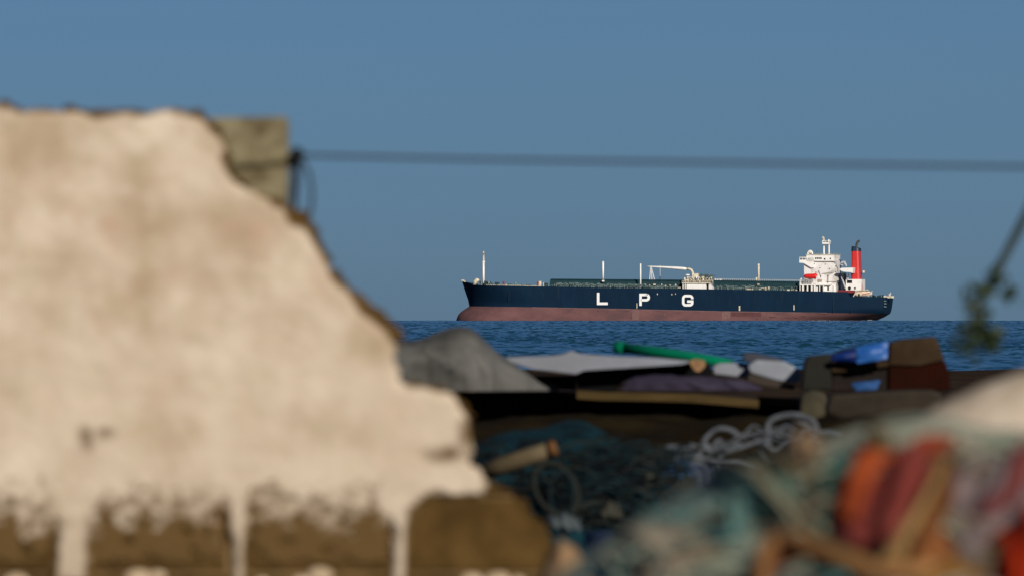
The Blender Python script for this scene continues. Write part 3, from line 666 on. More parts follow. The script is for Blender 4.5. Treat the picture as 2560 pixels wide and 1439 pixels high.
t.links.new(at.outputs['Fac'], mx2.inputs[0]); t.links.new(mx.outputs[2], mx2.inputs[6]); t.links.new(mx2.outputs[2], b.inputs['Base Color'])
nC = noise_node(60, 5); bp = t.nodes.new('ShaderNodeBump'); bp.inputs['Distance'].default_value = 0.004; bp.inputs['Strength'].default_value = 0.5
t.links.new(nC.outputs['Fac'], bp.inputs['Height']); t.links.new(bp.outputs[0], b.inputs['Normal'])
pl = np_mesh('plaster', VV[used] - np.array(W0), rmap[FF], pm, wall)
# mud stain: wear of the thin plaster with a patchy outline of its own
isfilm = (film > -6) & (PY > 1225)
st = np.where(isfilm, 0.12, 1.0) * np.clip(1.0 - (SD - 6) / 26, 0, 1) * np.clip((PY - 1150) / 80, 0, 1) + np.clip(low * 0.9 + fbm(PX / 30, PY / 24, 81) * 0.9 - 0.72, 0, 1) + np.where(isfilm, 0.2, 0.9) * np.clip(1 - SD / 13, 0, 1)
st = st + np.clip((PY - 1232) / 160 + 0.85 * fbm(PX / 30, PY / 26, 83) + 0.5 * fbm(PX / 15, PY / 15, 87) + 0.25, 0, 1) * np.clip((PY - 1190) / 50, 0, 1)
st = np.clip(st * (1 - 0.85 * finger), 0, 1)
st = st + 0.9 * np.clip(1.25 - np.minimum(np.hypot((PX - 1120) / 62, (PY - 1134) / 26), np.hypot((PX - 1166) / 26, (PY - 1090) / 56)) + 0.5 * fbm(PX / 24, PY / 24, 85), 0, 1)
st = np.clip(st + 0.75 * np.clip(0.5 - hole / 22 + 0.35 * fbm(PX / 20, PY / 20, 99), 0, 1), 0, 1)
lw = np.clip((PY - 560) / 620 + 0.75 * fbm(PX / 150, PY / 110, 93) + 0.55 * fbm(PX / 45, PY / 45, 95), 0, 1) * 0.55
for by_j in range(291, 1300, 191): lw = np.maximum(lw, np.clip(0.18 + 0.65 * fbm(PX / 80, PY / 60, 103), 0, 0.6) * np.exp(-((PY - by_j + 8 + 16 * fbm(PX / 110, PY / 90, 105)) / 17) ** 2) * (PX < 1100))
for ci_j in range(6):
    for k_j in range(-2, 4):
        xj = 178 + (0 if (ci_j - 5) % 2 == 0 else 204) + 408 * k_j; y0j, y1j = 291 + 191 * (ci_j - 0) - 191, 291 + 191 * ci_j
        if ci_j >= 1: lw = np.maximum(lw, np.clip(0.2 + 0.7 * fbm(PX / 60, PY / 70, 107), 0, 0.65) * np.exp(-((PX - xj + 14 * fbm(PX / 90, PY / 90, 109)) / 20) ** 2) * (PY > y0j) * (PY < y1j))
lw = np.clip(lw, 0, 1)
lw = np.maximum(lw, 0.8 * np.clip(1.2 - np.hypot((PX - 500) / 90, (PY - 440) / 80) + 0.4 * fbm(PX / 40, PY / 40, 97), 0, 1))
at2 = pl.data.attributes.new('limewash', 'FLOAT', 'POINT'); at2.data.foreach_set('value', lw.ravel()[used].astype(np.float32))
at_ = pl.data.attributes.new('stain', 'FLOAT', 'POINT'); at_.data.foreach_set('value', st.ravel()[used].astype(np.float32))
# concrete blocks in running bond
block_m = mat('brown_concrete_block', (0.100, 0.057, 0.018), (0.045, 0.026, 0.008), scale=9, rough=0.95, bump=0.006, bscale=30)
mortar_m = mat('pale_mortar', (0.19, 0.125, 0.06), (0.11, 0.068, 0.028), scale=9, rough=0.95, bump=0.004, bscale=40)
def out_right(py):
    """right-hand limit of the masonry at a photo row"""
    return interp([(250, 470), (284, 500), (306, 530), (342, 560), (416, 576), (470, 620), (492, 680), (520, 726), (548, 770), (580, 786), (610, 802), (668, 828), (706, 856), (735, 894), (770, 930), (799, 966), (826, 998), (860, 998), (946, 1000), (962, 1040), (966, 1085), (1000, 1150), (1050, 1176), (1090, 1186), (1170, 1190), (1215, 1225), (1234, 1290), (1300, 1345), (1360, 1380), (1425, 1392), (1640, 1410), (2000, 1420)], py)
course = [(291 + 191 * k - 191, 291 + 191 * k) for k in range(1, 10)]
for ci, (ty, by) in enumerate(course):
    by_ = by - 13
    off = 178 if (ci - 5) % 2 == 0 else 178 + 204
    x = off - 408 * 3
    while x < 1500:
        x0, x1 = x + 20, x + 388; x += 408
        if x0 > max(out_right(ty), out_right(by)) - 15 or x1 < -720: continue
        tops = ty - 14 if ci == 0 else ty
        ys = np.linspace(tops, by_, 13)
        right = [min(x1, out_right(y_) + 5 + 5 * math.sin(y_ * 0.31) + random.uniform(-10, 12)) for y_ in ys]
        left = [x0 + random.uniform(-2, 3) for y_ in ys]
        pts = []
        for r_, y_ in zip(right, ys):
            if r_ > x0 + 6: pts.append((r_, y_))
        if len(pts) < 3: continue
        y_top = pts[0][1]
        topedge = []
        if ci == 0:
            for q in np.linspace(pts[0][0], x0, 14)[1:-1]: topedge.append((q, y_top - 4 + 7 * vnoise(np.array([q / 21.0]), np.array([4.0]), 9)[0]))
        lf = [(l_, y_) for l_, y_ in zip(left, ys) if y_ >= y_top]
        loop = pts + lf[::-1] + topedge[::-1]
        pr = random.uniform(0, 0.006)
        MB().prism_y([(WX(a) - W0.x, WZ(c) - W0.z) for a, c in loop], 0.018 - pr, 0.158 + pr).build('block', block_m, wall)
# mortar: beds and upright joints, set back between the blocks
mb = MB()
for ci, (ty, by) in enumerate(course):
    rt = min(out_right(by - 12), out_right(by + 2)) - 6
    mb.box(WX(-715) - W0.x, WX(rt) - W0.x, 0.026, 0.150, WZ(by + 1) - W0.z, WZ(by - 14) - W0.z)
    off = 178 if (ci - 5) % 2 == 0 else 178 + 204
    for k in range(-3, 4):
        xx = off + 408 * k
        if xx - 22 > -715 and xx + 22 < min(out_right(ty), out_right(by)): mb.box(WX(xx - 21) - W0.x, WX(xx + 21) - W0.x, 0.027, 0.149, WZ(by - 13) - W0.z, WZ(ty + 1) - W0.z)
mb.build('mortar', mortar_m, wall)
# squeezed lumps of mortar on the lowest visible bed
mb = MB()
for (px, py, r) in [(345, 1446, 40), (392, 1440, 26), (800, 1438, 36), (752, 1452, 26), (1178, 1450, 30), (1245, 1452, 38), (1296, 1450, 20), (40, 1456, 40), (655, 1452, 18)]:
    mb.ball((WX(px) - W0.x, 0.02, WZ(py) - W0.z), r * Q, 0.016, r * Q * 0.62, 10)
mb.build('mortar_lump', mat('fresh_mortar', (0.46, 0.36, 0.24), (0.36, 0.27, 0.17), scale=14, rough=0.95), wall, smooth=True)['kind'] = 'stuff'
# crumbs and tufts of grit on top of the masonry
mb = MB()
for (px, py, r) in [(10, 262, 20), (-40, 250, 26), (172, 272, 17), (186, 280, 14), (40, 272, 12), (240, 288, 12), (356, 284, 10), (70, 279, 10), (748, 542, 26), (768, 566, 20), (728, 530, 16), (965, 806, 18), (985, 824, 17), (905, 752, 17), (590, 450, 14), (566, 400, 12), (1100, 970, 12)]:
    mb.ball((WX(px) - W0.x, 0.06, WZ(py) - W0.z), r * Q, 0.04, r * Q * 0.7, 8)
mb.build('rubble_crumb', mat('brown_grit', (0.10, 0.055, 0.02), (0.05, 0.03, 0.012), scale=20, rough=1), wall, smooth=True)['kind'] = 'stuff'

# ================================================================== CONCRETE POST behind the wall
post_x0, post_x1, DP = 508, 722, 30.35
def PXp(px): return (px - 1280) * K * DP
def PZp(py): return H + (772.06 - py) * K * DP
pcx = (PXp(post_x0) + PXp(post_x1)) / 2
gz = float(ground_z(pcx, DP))
mb = MB(); hw = (PXp(post_x1) - PXp(post_x0)) / 2; c = 0.008
ring = lambda hx, z, dz=0: [(-hx + c, -0.08, z), (hx - c, -0.08, z + dz), (hx, -0.08 + c, z + dz), (hx, 0.08 - c, z + dz), (hx - c, 0.08, z + dz), (-hx + c, 0.08, z), (-hx, 0.08 - c, z), (-hx, -0.08 + c, z)]
rings = [ring(hw, 0), ring(hw, PZp(300) - gz - 0.01), ring(hw - 0.006, PZp(296) - gz, 0.004)]
n = 8; v = [p for r in rings for p in r]; f = [tuple(range(n))[::-1], tuple(2 * n + k for k in range(n))]
for i in range(2):
    for k in range(n): f.append((i * n + k, i * n + (k + 1) % n, (i + 1) * n + (k + 1) % n, (i + 1) * n + k))
post = mesh_obj('concrete_post', v, f, mat('olive_grey_concrete', (0.205, 0.175, 0.105), (0.085, 0.064, 0.032), scale=11, rough=0.95, lo=0.38, hi=0.56, bump=0.003, bscale=60))
post.location = (pcx, DP, gz)
tag(post, 'square olive grey concrete post behind the top of the broken wall', 'post')

# ================================================================== ROPE tied to the post
rope_m = mat('dark_weathered_rope', (0.035, 0.038, 0.04), (0.02, 0.02, 0.022), scale=60, rough=0.95)
rp0 = P(742, 388, 30.25)
rope = thing('washing_line', 'grey rope line strung across the picture from a knot on the concrete post', 'rope', rp0)
rel = lambda p: Vector(p) - rp0
pts = [P(742, 388, 30.25)]
for px in np.linspace(800, 4200, 40): pts.append(P(px, np.interp(px, [742, 1280, 2560, 4200], [388, 400, 417, 425]), 30.25))
MB().tube([rel(p) for p in pts], 0.0044, 6).build('line', rope_m, rope, smooth=True)
MB().ball((0, 0, 0), 0.020, 0.022, 0.022, 10).ball((0.006, -0.012, -0.008), 0.012).build('knot', mat('black_knot', (0.008, 0.009, 0.010)), rope, smooth=True)
a = hw + 0.006; zz = PZp(412) - rp0.z
lp = [(pcx + sx * a - rp0.x, DP + sy * 0.087 - rp0.y, zz + dz) for sx, sy, dz in [(-1, -1, 0.006), (-0.3, -1, -0.004), (0.3, -1, 0.0), (1, -1, 0.010), (1, 1, 0.0), (0.3, 1, 0), (-0.3, 1, 0.004), (-1, 1, 0.002)]]
MB().tube(lp, 0.008, 6, closed=True).build('loop', mat('olive_rope', (0.085, 0.068, 0.032)), rope, smooth=True)
MB().tube([rel(P(x, y, 30.25)) for x, y in [(742, 390), (741, 420), (739, 450), (737, 480), (736, 510), (735, 540)]], [0.010, 0.011, 0.0105, 0.010, 0.008, 0.006], 6).build('hanging_end', rope_m, rope, smooth=True)
MB().tube([rel(P(x, y, 30.22)) for x, y in [(744, 390), (762, 410), (775, 440), (780, 480), (779, 510), (772, 545), (762, 575)]], 0.0050, 6).build('hanging_end', rope_m, rope, smooth=True)

# ================================================================== VINE hanging from the line at the right
vm = mat('dry_vine_stem', (0.035, 0.042, 0.032), (0.02, 0.025, 0.02), scale=30)
vr = P(2628, 418, 30.2)
vine = thing('hanging_vine', 'drooping leafy vine stem hanging from the rope at the right edge', 'vine', vr)
vp = [P(x, y, 30.2) - vr for x, y in [(2640, 395), (2628, 418), (2590, 490), (2540, 588), (2500, 664), (2470, 722), (2452, 762), (2432, 808), (2415, 850), (2402, 890)]]
MB().tube(vp, [0.008, 0.010, 0.012, 0.012, 0.0115, 0.010, 0.008, 0.007, 0.006, 0.004], 7).build('stem', vm, vine, smooth=True)
leaf_m = mat('dark_vine_leaf', (0.024, 0.042, 0.010), (0.012, 0.020, 0.007), scale=25, rough=0.6)
lv = [(0, 0, 0), (0.35, 0.3, 0.06), (0.7, 0.22, 0.10), (1, 0, 0.02), (0.7, -0.22, 0.10), (0.35, -0.3, 0.06), (0.5, 0, -0.02)]
lf = [(0, 1, 6), (1, 2, 6), (2, 3, 6), (3, 4, 6), (4, 5, 6), (5, 0, 6)]
lme = bpy.data.meshes.new('leaf'); lme.from_pydata(lv, [], lf); lme.materials.append(leaf_m)
for (px, py, sp, nn, sz) in [(2472, 720, 16, 16, 0.026), (2440, 730, 20, 6, 0.018), (2418, 760, 18, 6, 0.018), (2500, 735, 22, 4, 0.016), (2532, 738, 12, 8, 0.018), (2460, 790, 12, 7, 0.016), (2435, 770, 14, 5, 0.018), (2445, 838, 22, 22, 0.024), (2475, 855, 22, 12, 0.020), (2410, 840, 24, 12, 0.018), (2395, 875, 20, 6, 0.018), (2430, 870, 24, 8, 0.016)]:
    for k in range(int(nn * 1.4)):
        o = bpy.data.objects.new('leaf', lme); C.objects.link(o); o.parent = vine
        o.location = P(px + random.gauss(0, sp * 0.6), py + random.gauss(0, sp * 0.6), 30.2 + random.uniform(-0.03, 0.03)) - vr
        o.rotation_euler = (random.uniform(-1.5, 1.5), random.uniform(-1.5, 1.5), random.uniform(0, 6.28)); s = 1.75 * sz * random.uniform(0.7, 1.3); o.scale = (s, s, s)
tw = MB()
for (a, c) in [((2500, 664), (2534, 738)), ((2470, 722), (2416, 762)), ((2452, 762), (2462, 792)), ((2432, 808), (2478, 858)), ((2440, 790), (2400, 845))]:
    tw.tube([P(*a, 30.2) - vr, P((a[0] + c[0]) / 2 + 4, (a[1] + c[1]) / 2 - 6, 30.2) - vr, P(*c, 30.2) - vr], 0.0022, 5)
tw.build('twig', vm, vine)

# ================================================================== MOUNDS, CLOTHS (generators)
def mound(name, outline, dist, depth, m, label, cat, amp=0.05, fs=0.25, seed=1, parent=None, nx=150, ny=60, kind=None, power=2.0):
    xs = np.array([(p[0] - 1280) * K * dist for p in outline]); zs = np.array([H + (772.06 - p[1]) * K * dist for p in outline])
    gx_ = np.linspace(xs[0], xs[-1], nx); gy_ = np.linspace(-1, 1, ny)
    XX, YY = np.meshgrid(gx_, gy_)
    top = np.interp(XX, xs, zs); Yw = dist + YY * depth; base = ground_z(XX, Yw) - 0.03
    prof = np.clip(1 - np.abs(YY) ** power, 0, 1) ** 0.7
    nz = fbm(XX / fs, Yw / fs, seed, 5)
    ZZ = base + (top - base) * prof + amp * nz * np.sqrt(prof + 1e-6)
    edge = np.minimum(XX - xs[0], xs[-1] - XX) / (0.08 * (xs[-1] - xs[0])); ZZ = base + (ZZ - base) * np.clip(edge * 2.5, 0, 1) ** 0.6
    org = (float((xs[0] + xs[-1]) / 2), dist, float(ground_z((xs[0] + xs[-1]) / 2, dist)))
    o = np_mesh(name, np.stack([XX, Yw, ZZ], -1), grid_faces(ny, nx), m, None, org)
    if label: tag(o, label, cat, kind=kind)
    return o, (XX, Yw, ZZ)

def cloth(name, c4, m, amp=0.02, folds=3.0, seed=1, nu=40, nv=30, parent=None, org=None, bulge=0.05, thick=0.006, rot=0.0, label=None, cat=None, drape=None):
    """a slack sheet between four corners, each (px, py, distance), with folds and a bulge"""
    c = [P(*q) for q in c4]; v = []
    nrm = ((c[1] - c[0]).cross(c[3] - c[0])).normalized()
    if nrm.y > 0: nrm = -nrm
    U, Wv = np.meshgrid(np.linspace(0, 1, nu), np.linspace(0, 1, nv)); U = U.ravel(); Wv = Wv.ravel()
    k4 = [(1 - U) * (1 - Wv), U * (1 - Wv), U * Wv, (1 - U) * Wv]
    p = sum(np.outer(k_, np.array(q)) for k_, q in zip(k4, c))
    nn = fbm(U * 4.0 + seed, Wv * 4.0, seed); s_ = (U * math.cos(rot) + Wv * math.sin(rot)) * folds * 6.28
    p = p + np.outer(amp * (np.sin(s_ + 2 * nn) * 0.6 + nn) + bulge * np.sin(math.pi * U) * np.sin(math.pi * Wv), np.array(nrm))
    p = p + np.outer(0.03 * fbm(U * 5.0, Wv * 5.0 + seed, seed + 4), np.array(c[1] - c[0])) + np.outer(0.05 * fbm(U * 6.0 + 7, Wv * 3.0, seed + 9), np.array(c[3] - c[0]))
    if drape is not None: p[:, 2] = np.maximum(p[:, 2], drape(p[:, 0], p[:, 1]) + 0.012 + 0.01 * nn)
    v = [Vector(q) for q in p]
    cx = sum((q for q in c), Vector()) / 4; base = Vector((cx.x, cx.y, min(q.z for q in c)))
    f = [tuple(int(k) for k in q) for q in grid_faces(nv, nu)]
    if parent is not None: o = mesh_obj(name, [p - parent.location for p in v], f, m, parent, smooth=True)
    else: o = mesh_obj(name, v, f, m, None, base, smooth=True)
    md = o.modifiers.new('thickness', 'SOLIDIFY'); md.thickness = thick; md.offset = 0
    if label: tag(o, label, cat)
    return o

def curly(mb, c, size, r, turns=1.3, jit=0.25, flat=0.5, n=22):
    """one slack loop of rope lying round a point"""
    a0 = random.uniform(0, 6.28); tilt = random.uniform(-0.5, 0.5)
    pts = []
    for k in range(n):
        a = a0 + turns * 6.28 * k / (n - 1); q = size * (1 + jit * math.sin(2.3 * a + a0))
        pts.append((c[0] + q * math.cos(a), c[1] - 0.02 * math.sin(a) - 0.012 * k / n, c[2] + flat * q * math.sin(a) + tilt * q * math.cos(a)))
    return mb.tube(pts, r, 6)

# ---- earth bank darkened to carry the shade under the table, and the table itself
bank, _ = mound('earth_bank', [(1040, 1110), (1180, 1050), (1400, 1040), (1700, 1046), (1950, 1050), (2080, 1010), (2200, 985), (2330, 985), (2460, 1010), (2600, 1030)], 73.0, 3.0, mat('shade_dark_earth', (0.018, 0.0125, 0.0045), (0.007, 0.0046, 0.0017), scale=2.5, rough=1, bump=0.03, bscale=8), 'dark brown earth bank beneath the junk-laden table', 'bank', amp=0.06, fs=0.5, seed=91)

DT = 77.0
tb0 = P(1540, 1000, DT); tb0.z = float(ground_z(tb0.x, DT))
table = thing('junk_table', 'rough plank table carrying beach junk, a black sheet standing for its shade', 'table', tb0)
TQ = K * DT
def TP(px, py, dy=0.0): p = P(px, py, DT); p.y += dy; return p - tb0
plank_m = mat('weathered_tan_plank', (0.075, 0.050, 0.020), (0.035, 0.023, 0.009), scale=3, rough=0.9, stretch=(0.4, 1, 3))
def bar(pts, th, dy0, dy1):
    mb = MB(); top = [TP(x, y - th / 2) for x, y in pts]; bot = [TP(x, y + th / 2) for x, y in pts]
    return mb.prism_y([(p.x, p.z) for p in top] + [(p.x, p.z) for p in bot[::-1]], dy0, dy1)
bar([(1440, 983), (1500, 987), (1620, 989), (1720, 992), (1800, 998), (1890, 1006)], 20, -0.85, 0.12).build('plank', plank_m, table)
bar([(1893, 1000), (1980, 1004), (2075, 1010)], 20, -0.03, 0.14).build('plank', mat('dark_plank', (0.035, 0.022, 0.009), (0.018, 0.011, 0.005), scale=3), table)
bar([(985, 968), (1080, 966), (1180, 972), (1290, 972)], 14, -0.02, 0.15).build('plank', mat('brown_plank', (0.05, 0.036, 0.014), (0.02, 0.015, 0.006), scale=4), table)
bar([(1300, 958), (1345, 962), (1395, 968)], 16, -0.08, 0.05).build('plank', mat('grey_plank', (0.045, 0.040, 0.030)), table)
for k in range(6):
    bar([(990, 972), (1500, 984), (2070, 1006)], 8, 0.16 + k * 0.22, 0.16 + k * 0.22 + 0.20).build('plank', mat('dark_plank', (0.03, 0.02, 0.009)), table)
black_m = mat('black_panel_and_shade', (0.004, 0.004, 0.005), (0.003, 0.003, 0.003), scale=4, rough=0.9, spec=0.08)
mb = MB(); tops, bots = [], []
for px in np.linspace(1120, 2060, 60):
    wob = 0.05 * math.sin(px / 23.0); tp = np.interp(px, [1120, 1500, 2060], [972, 990, 1014]); bt = np.interp(px, [1120, 1300, 1600, 1850, 1960, 2060], [1090, 1062, 1052, 1050, 1040, 1030])
    tops.append(TP(px, tp, 0.2 + wob)); bots.append(TP(px, bt, 0.25 + wob * 1.6))
n = len(tops); mb.add(tops + bots, [(i, i + 1, n + i + 1, n + i) for i in range(n - 1)])
sk = mb.build('shade_sheet', black_m, table, smooth=True); md = sk.modifiers.new('thickness', 'SOLIDIFY'); md.thickness = 0.01  # black sheet stands in for the deep shade beneath the planks
for px in (1010, 1360, 1700, 2050):
    for dy in (0.3, 1.3):
        a = TP(px, np.interp(px, [990, 2070], [978, 1012]), dy); MB().box(a.x - 0.03, a.x + 0.03, a.y - 0.03, a.y + 0.03, -0.02, a.z).build('leg', plank_m, table)

# ---- things lying on the table
tarp_m = mat('grey_tarpaulin', (0.115, 0.112, 0.102), (0.062, 0.061, 0.054), scale=2.2, rough=0.75, lo=0.4, hi=0.6)
def bundle(name, outline, dist, bottom, m, label, cat, depth=0.35, amp=0.02, fs=0.12, seed=5, ridges=()):
    """slumped heap standing on the table: outline in photo pixels, closed underneath"""
    xs = np.array([(p[0] - 1280) * K * dist for p in outline]); zs = np.array([H + (772.06 - p[1]) * K * dist for p in outline])
    nx, na = 90, 28; g = np.linspace(xs[0], xs[-1], nx); an = np.linspace(0, math.pi, na)
    XX, A = np.meshgrid(g, an); zb = H + (772.06 - bottom) * K * dist
    hgt = np.maximum(np.interp(XX, xs, zs) - zb, 0.005)
    rad = 1 + 0.25 * fbm(XX / fs, A * 1.5, seed)
    Yw = dist - np.cos(A) * depth * np.clip(hgt / 0.25, 0.25, 1) * rad
    ZZ = zb + hgt * np.sin(A) ** 0.8 + amp * fbm(XX / fs, A * 2, seed + 3) * np.sin(A)
    for (x0, z0, x1, z1, k) in ridges:
        p0, p1 = P(x0, z0, dist), P(x1, z1, dist); dx, dz = p1.x - p0.x, p1.z - p0.z; L = math.hypot(dx, dz)
        tt = np.clip(((XX - p0.x) * dx + (ZZ - p0.z) * dz) / L ** 2, 0, 1); dd = np.hypot(XX - p0.x - dx * tt, ZZ - p0.z - dz * tt)
        Yw = Yw - k * np.exp(-(dd / 0.03) ** 2) * (A < 1.57)
    org = (float(g.mean()), dist, float(zb))
    o = np_mesh(name, np.stack([XX, Yw, ZZ], -1), grid_faces(na, nx), m, None, org)
    return tag(o, label, cat)
bundle('grey_tarpaulin', [(930, 880), (985, 852), (1030, 848), (1060, 842), (1090, 830), (1120, 819), (1150, 813), (1172, 816), (1192, 830), (1215, 856), (1240, 882), (1262, 898), (1285, 912), (1310, 930), (1345, 955), (1372, 972)], 68.0, 975, tarp_m, 'slumped grey tarpaulin heap between the broken wall and the white sheet', 'tarpaulin', depth=0.5, fs=0.3, ridges=[(1040, 850, 1170, 940, 0.05), (1180, 825, 1215, 930, 0.03)])
foam_m = mat('shaded_white_foam', (0.205, 0.22, 0.255), (0.16, 0.165, 0.18), scale=3, rough=0.9)  # white foam toned down to blue grey, as if shaded
def slab(name, pts, dist, y0, y1, m, label, cat, bev=0.01, parent=None):
    """flat piece cut to an outline, real thickness along the view"""
    q = [P(x, y, dist) for x, y in pts]; org = Vector((sum(p.x for p in q) / len(q), dist, min(p.z for p in q)))
    o = MB().prism_y([(p.x - org.x, p.z - org.z) for p in q], y0, y1).build(name, m)
    if parent is not None: o.parent = parent; o.location = org - parent.location
    else: o.location = org; tag(o, label, cat)
    bm = bmesh.new(); bm.from_mesh(o.data); bmesh.ops.recalc_face_normals(bm, faces=bm.faces)
    if bev: bmesh.ops.bevel(bm, geom=[e for e in bm.edges], offset=bev, segments=2, profile=0.6, affect='EDGES')
    bm.to_mesh(o.data); bm.free()
    return o
slab('foam_board', [(1262, 893), (1380, 889), (1405, 886), (1428, 876), (1450, 884), (1530, 890), (1640, 894), (1745, 903), (1700, 911), (1560, 920), (1460, 926), (1440, 935), (1330, 922), (1275, 905)], 76.5, -0.05, 0.5, foam_m, 'long white foam board with a peak on the table, greyed for shade', 'board', bev=0.012)
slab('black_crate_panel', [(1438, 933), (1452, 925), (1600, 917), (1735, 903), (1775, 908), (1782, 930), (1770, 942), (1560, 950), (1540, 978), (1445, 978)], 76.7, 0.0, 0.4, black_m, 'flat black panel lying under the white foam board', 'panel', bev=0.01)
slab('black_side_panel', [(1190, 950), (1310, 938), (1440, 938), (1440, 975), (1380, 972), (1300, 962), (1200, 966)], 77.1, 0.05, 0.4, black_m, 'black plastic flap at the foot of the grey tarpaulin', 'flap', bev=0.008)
gp = [P(1545, 868, 77.6), P(1640, 879, 77.4), P(1720, 890, 77.3), P(1830, 909, 77.2)]
gb = Vector((gp[1].x, gp[1].y, gp[3].z))
gpm = mat('green_plastic', (0.001, 0.130, 0.064), (0.001, 0.085, 0.046), scale=3, rough=0.9)
gpo = thing('green_pipe', 'bright green plastic pipe sloping across the foam board', 'pipe', gb)
MB().tube([p - gb for p in gp], [0.036, 0.034, 0.033, 0.030], 14).build('tube', gpm, gpo, smooth=True)
MB().tube([P(1538, 866.5, 77.6) - gb, P(1562, 870, 77.57) - gb], 0.042, 14).build('end_socket', gpm, gpo, smooth=True)
slab('wooden_float', [(1722, 902), (1738, 896), (1762, 900), (1764, 914), (1750, 928), (1738, 928), (1728, 915)], 76.4, -0.02, 0.05, mat('tan_cork', (0.26, 0.15, 0.07), (0.16, 0.09, 0.04), scale=20), 'small tan cork float at the end of the black panel', 'float', bev=0.006)
sack_m = mat('faded_purple_sacking', (0.038, 0.032, 0.052), (0.022, 0.018, 0.03), scale=2.5, rough=0.9)
bundle('purple_sack', [(1556, 970), (1568, 948), (1590, 939), (1640, 938), (1710, 940), (1780, 946), (1840, 948), (1880, 956), (1905, 968)], 76.3, 974, sack_m, 'faded purple grey sack lying flat along the table edge', 'sack', depth=0.2, seed=8, ridges=[(1710, 940, 1780, 980, 0.03), (1820, 950, 1860, 978, 0.03)])
wm = mat('shaded_white_plastic', (0.22, 0.24, 0.28), (0.17, 0.18, 0.20), scale=4, rough=0.7)  # open shade put into the colour: white plastic made grey and bluish
slab('white_plastic_tray', [(1782, 915), (1800, 907), (1870, 907), (1880, 918), (1872, 946), (1850, 942), (1785, 934)], 76.9, 0.0, 0.35, wm, 'low white plastic tray in the middle of the table', 'tray', bev=0.012)
slab('white_canister', [(1868, 914), (1890, 898), (1960, 902), (1990, 917), (2004, 935), (1995, 958), (1940, 950), (1875, 932)], 76.6, -0.05, 0.3, wm, 'tilted white plastic canister beside the dark rusty bin', 'canister', bev=0.02)
slab('dark_board', [(1858, 884), (1880, 881), (1925, 890), (1965, 898), (1930, 904), (1880, 906), (1862, 900)], 76.8, 0.0, 0.3, mat('slate_board', (0.045, 0.045, 0.056)), 'small dark slate-coloured board on top of the white canister', 'board', bev=0.006)
slab('tan_offcut', [(1872, 934), (1940, 952), (1990, 962), (1985, 974), (1900, 962), (1868, 950)], 76.5, 0.0, 0.3, mat('dull_brown_board', (0.040, 0.030, 0.022)), 'brown board offcut under the white canister', 'board', bev=0.006)
# rusty bin with a blue cloth
DB = 76.0
bn = P(2190, 980, DB); bin_ = thing('rusty_bin', 'battered rusty brown bin with a bright blue cloth over its rim', 'bin', Vector((bn.x, bn.y, P(0, 985, DB).z)))
rust_m = mat('brown_rusty_metal', (0.048, 0.031, 0.017), (0.022, 0.013, 0.007), scale=3.5, rough=0.9)
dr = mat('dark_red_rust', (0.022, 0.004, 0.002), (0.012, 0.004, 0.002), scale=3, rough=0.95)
slab('left_panel', [(2004, 975), (2012, 905), (2022, 889), (2078, 884), (2080, 975)], DB, 0.0, 0.45, mat('charcoal_panel', (0.013, 0.012, 0.008), (0.007, 0.007, 0.005), scale=4), '', '', 0.015, bin_)
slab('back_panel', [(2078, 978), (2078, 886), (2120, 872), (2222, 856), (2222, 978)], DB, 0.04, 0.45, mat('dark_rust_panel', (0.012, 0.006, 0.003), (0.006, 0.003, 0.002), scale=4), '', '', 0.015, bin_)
slab('lid', [(2222, 912), (2224, 856), (2260, 848), (2340, 841), (2350, 868), (2362, 900), (2300, 914), (2260, 914)], DB, -0.03, 0.42, rust_m, '', '', 0.02, bin_)
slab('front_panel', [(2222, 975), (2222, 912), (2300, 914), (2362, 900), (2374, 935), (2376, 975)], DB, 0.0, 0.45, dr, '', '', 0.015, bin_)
slab('rim_strip', [(2078, 918), (2140, 910), (2222, 902), (2222, 914), (2150, 926), (2080, 930)], DB, -0.02, 0.04, rust_m, '', '', 0.006, bin_)
bm_ = mat('blue_tarpaulin', (0.002, 0.028, 0.17), (0.001, 0.010, 0.08), scale=3.5, rough=0.5, lo=0.42, hi=0.58)
def blue_patch(c4, m, lab):
    o = cloth('blue_cloth', c4, m, amp=0.004, folds=1, seed=3, parent=bin_, bulge=0.03, thick=0.006); o['label'] = lab
blue_patch([(2078, 890, 75.9), (2150, 866, 75.88), (2150, 904, 75.86), (2080, 900, 75.9)], bm_, 'deep blue cloth over the rim')
blue_patch([(2140, 868, 75.86), (2221, 853, 75.86), (2219, 896, 75.83), (2142, 908, 75.84)], mat('light_blue_tarpaulin', (0.035, 0.13, 0.38), (0.008, 0.07, 0.27), scale=4, rough=0.5), 'lighter blue cloth over the rim')
blue_patch([(2128, 957, 75.9), (2202, 950, 75.9), (2192, 972, 75.86), (2140, 976, 75.86)], mat('shade_blue_cloth', (0.02, 0.07, 0.20)), 'blue cloth strip at the foot')
slab('grey_stone_lump', [(1998, 1034), (2002, 985), (2030, 972), (2062, 980), (2072, 1010), (2060, 1042), (2030, 1050)], 70.0, -0.1, 0.2, mat('olive_grey_stone', (0.060, 0.050, 0.028), (0.025, 0.022, 0.013), scale=8), 'olive grey stone lump under the rusty bin', 'stone', bev=0.03)
slab('brown_rubble_block', [(2062, 1030), (2075, 985), (2200, 975), (2330, 972), (2360, 985), (2340, 1025), (2200, 1040), (2100, 1050)], 69.0, -0.1, 0.3, mat('brown_rubble', (0.026, 0.019, 0.011), (0.014, 0.010, 0.006), scale=5), 'long dark brown rubble block in front of the rusty bin', 'rubble', bev=0.03)

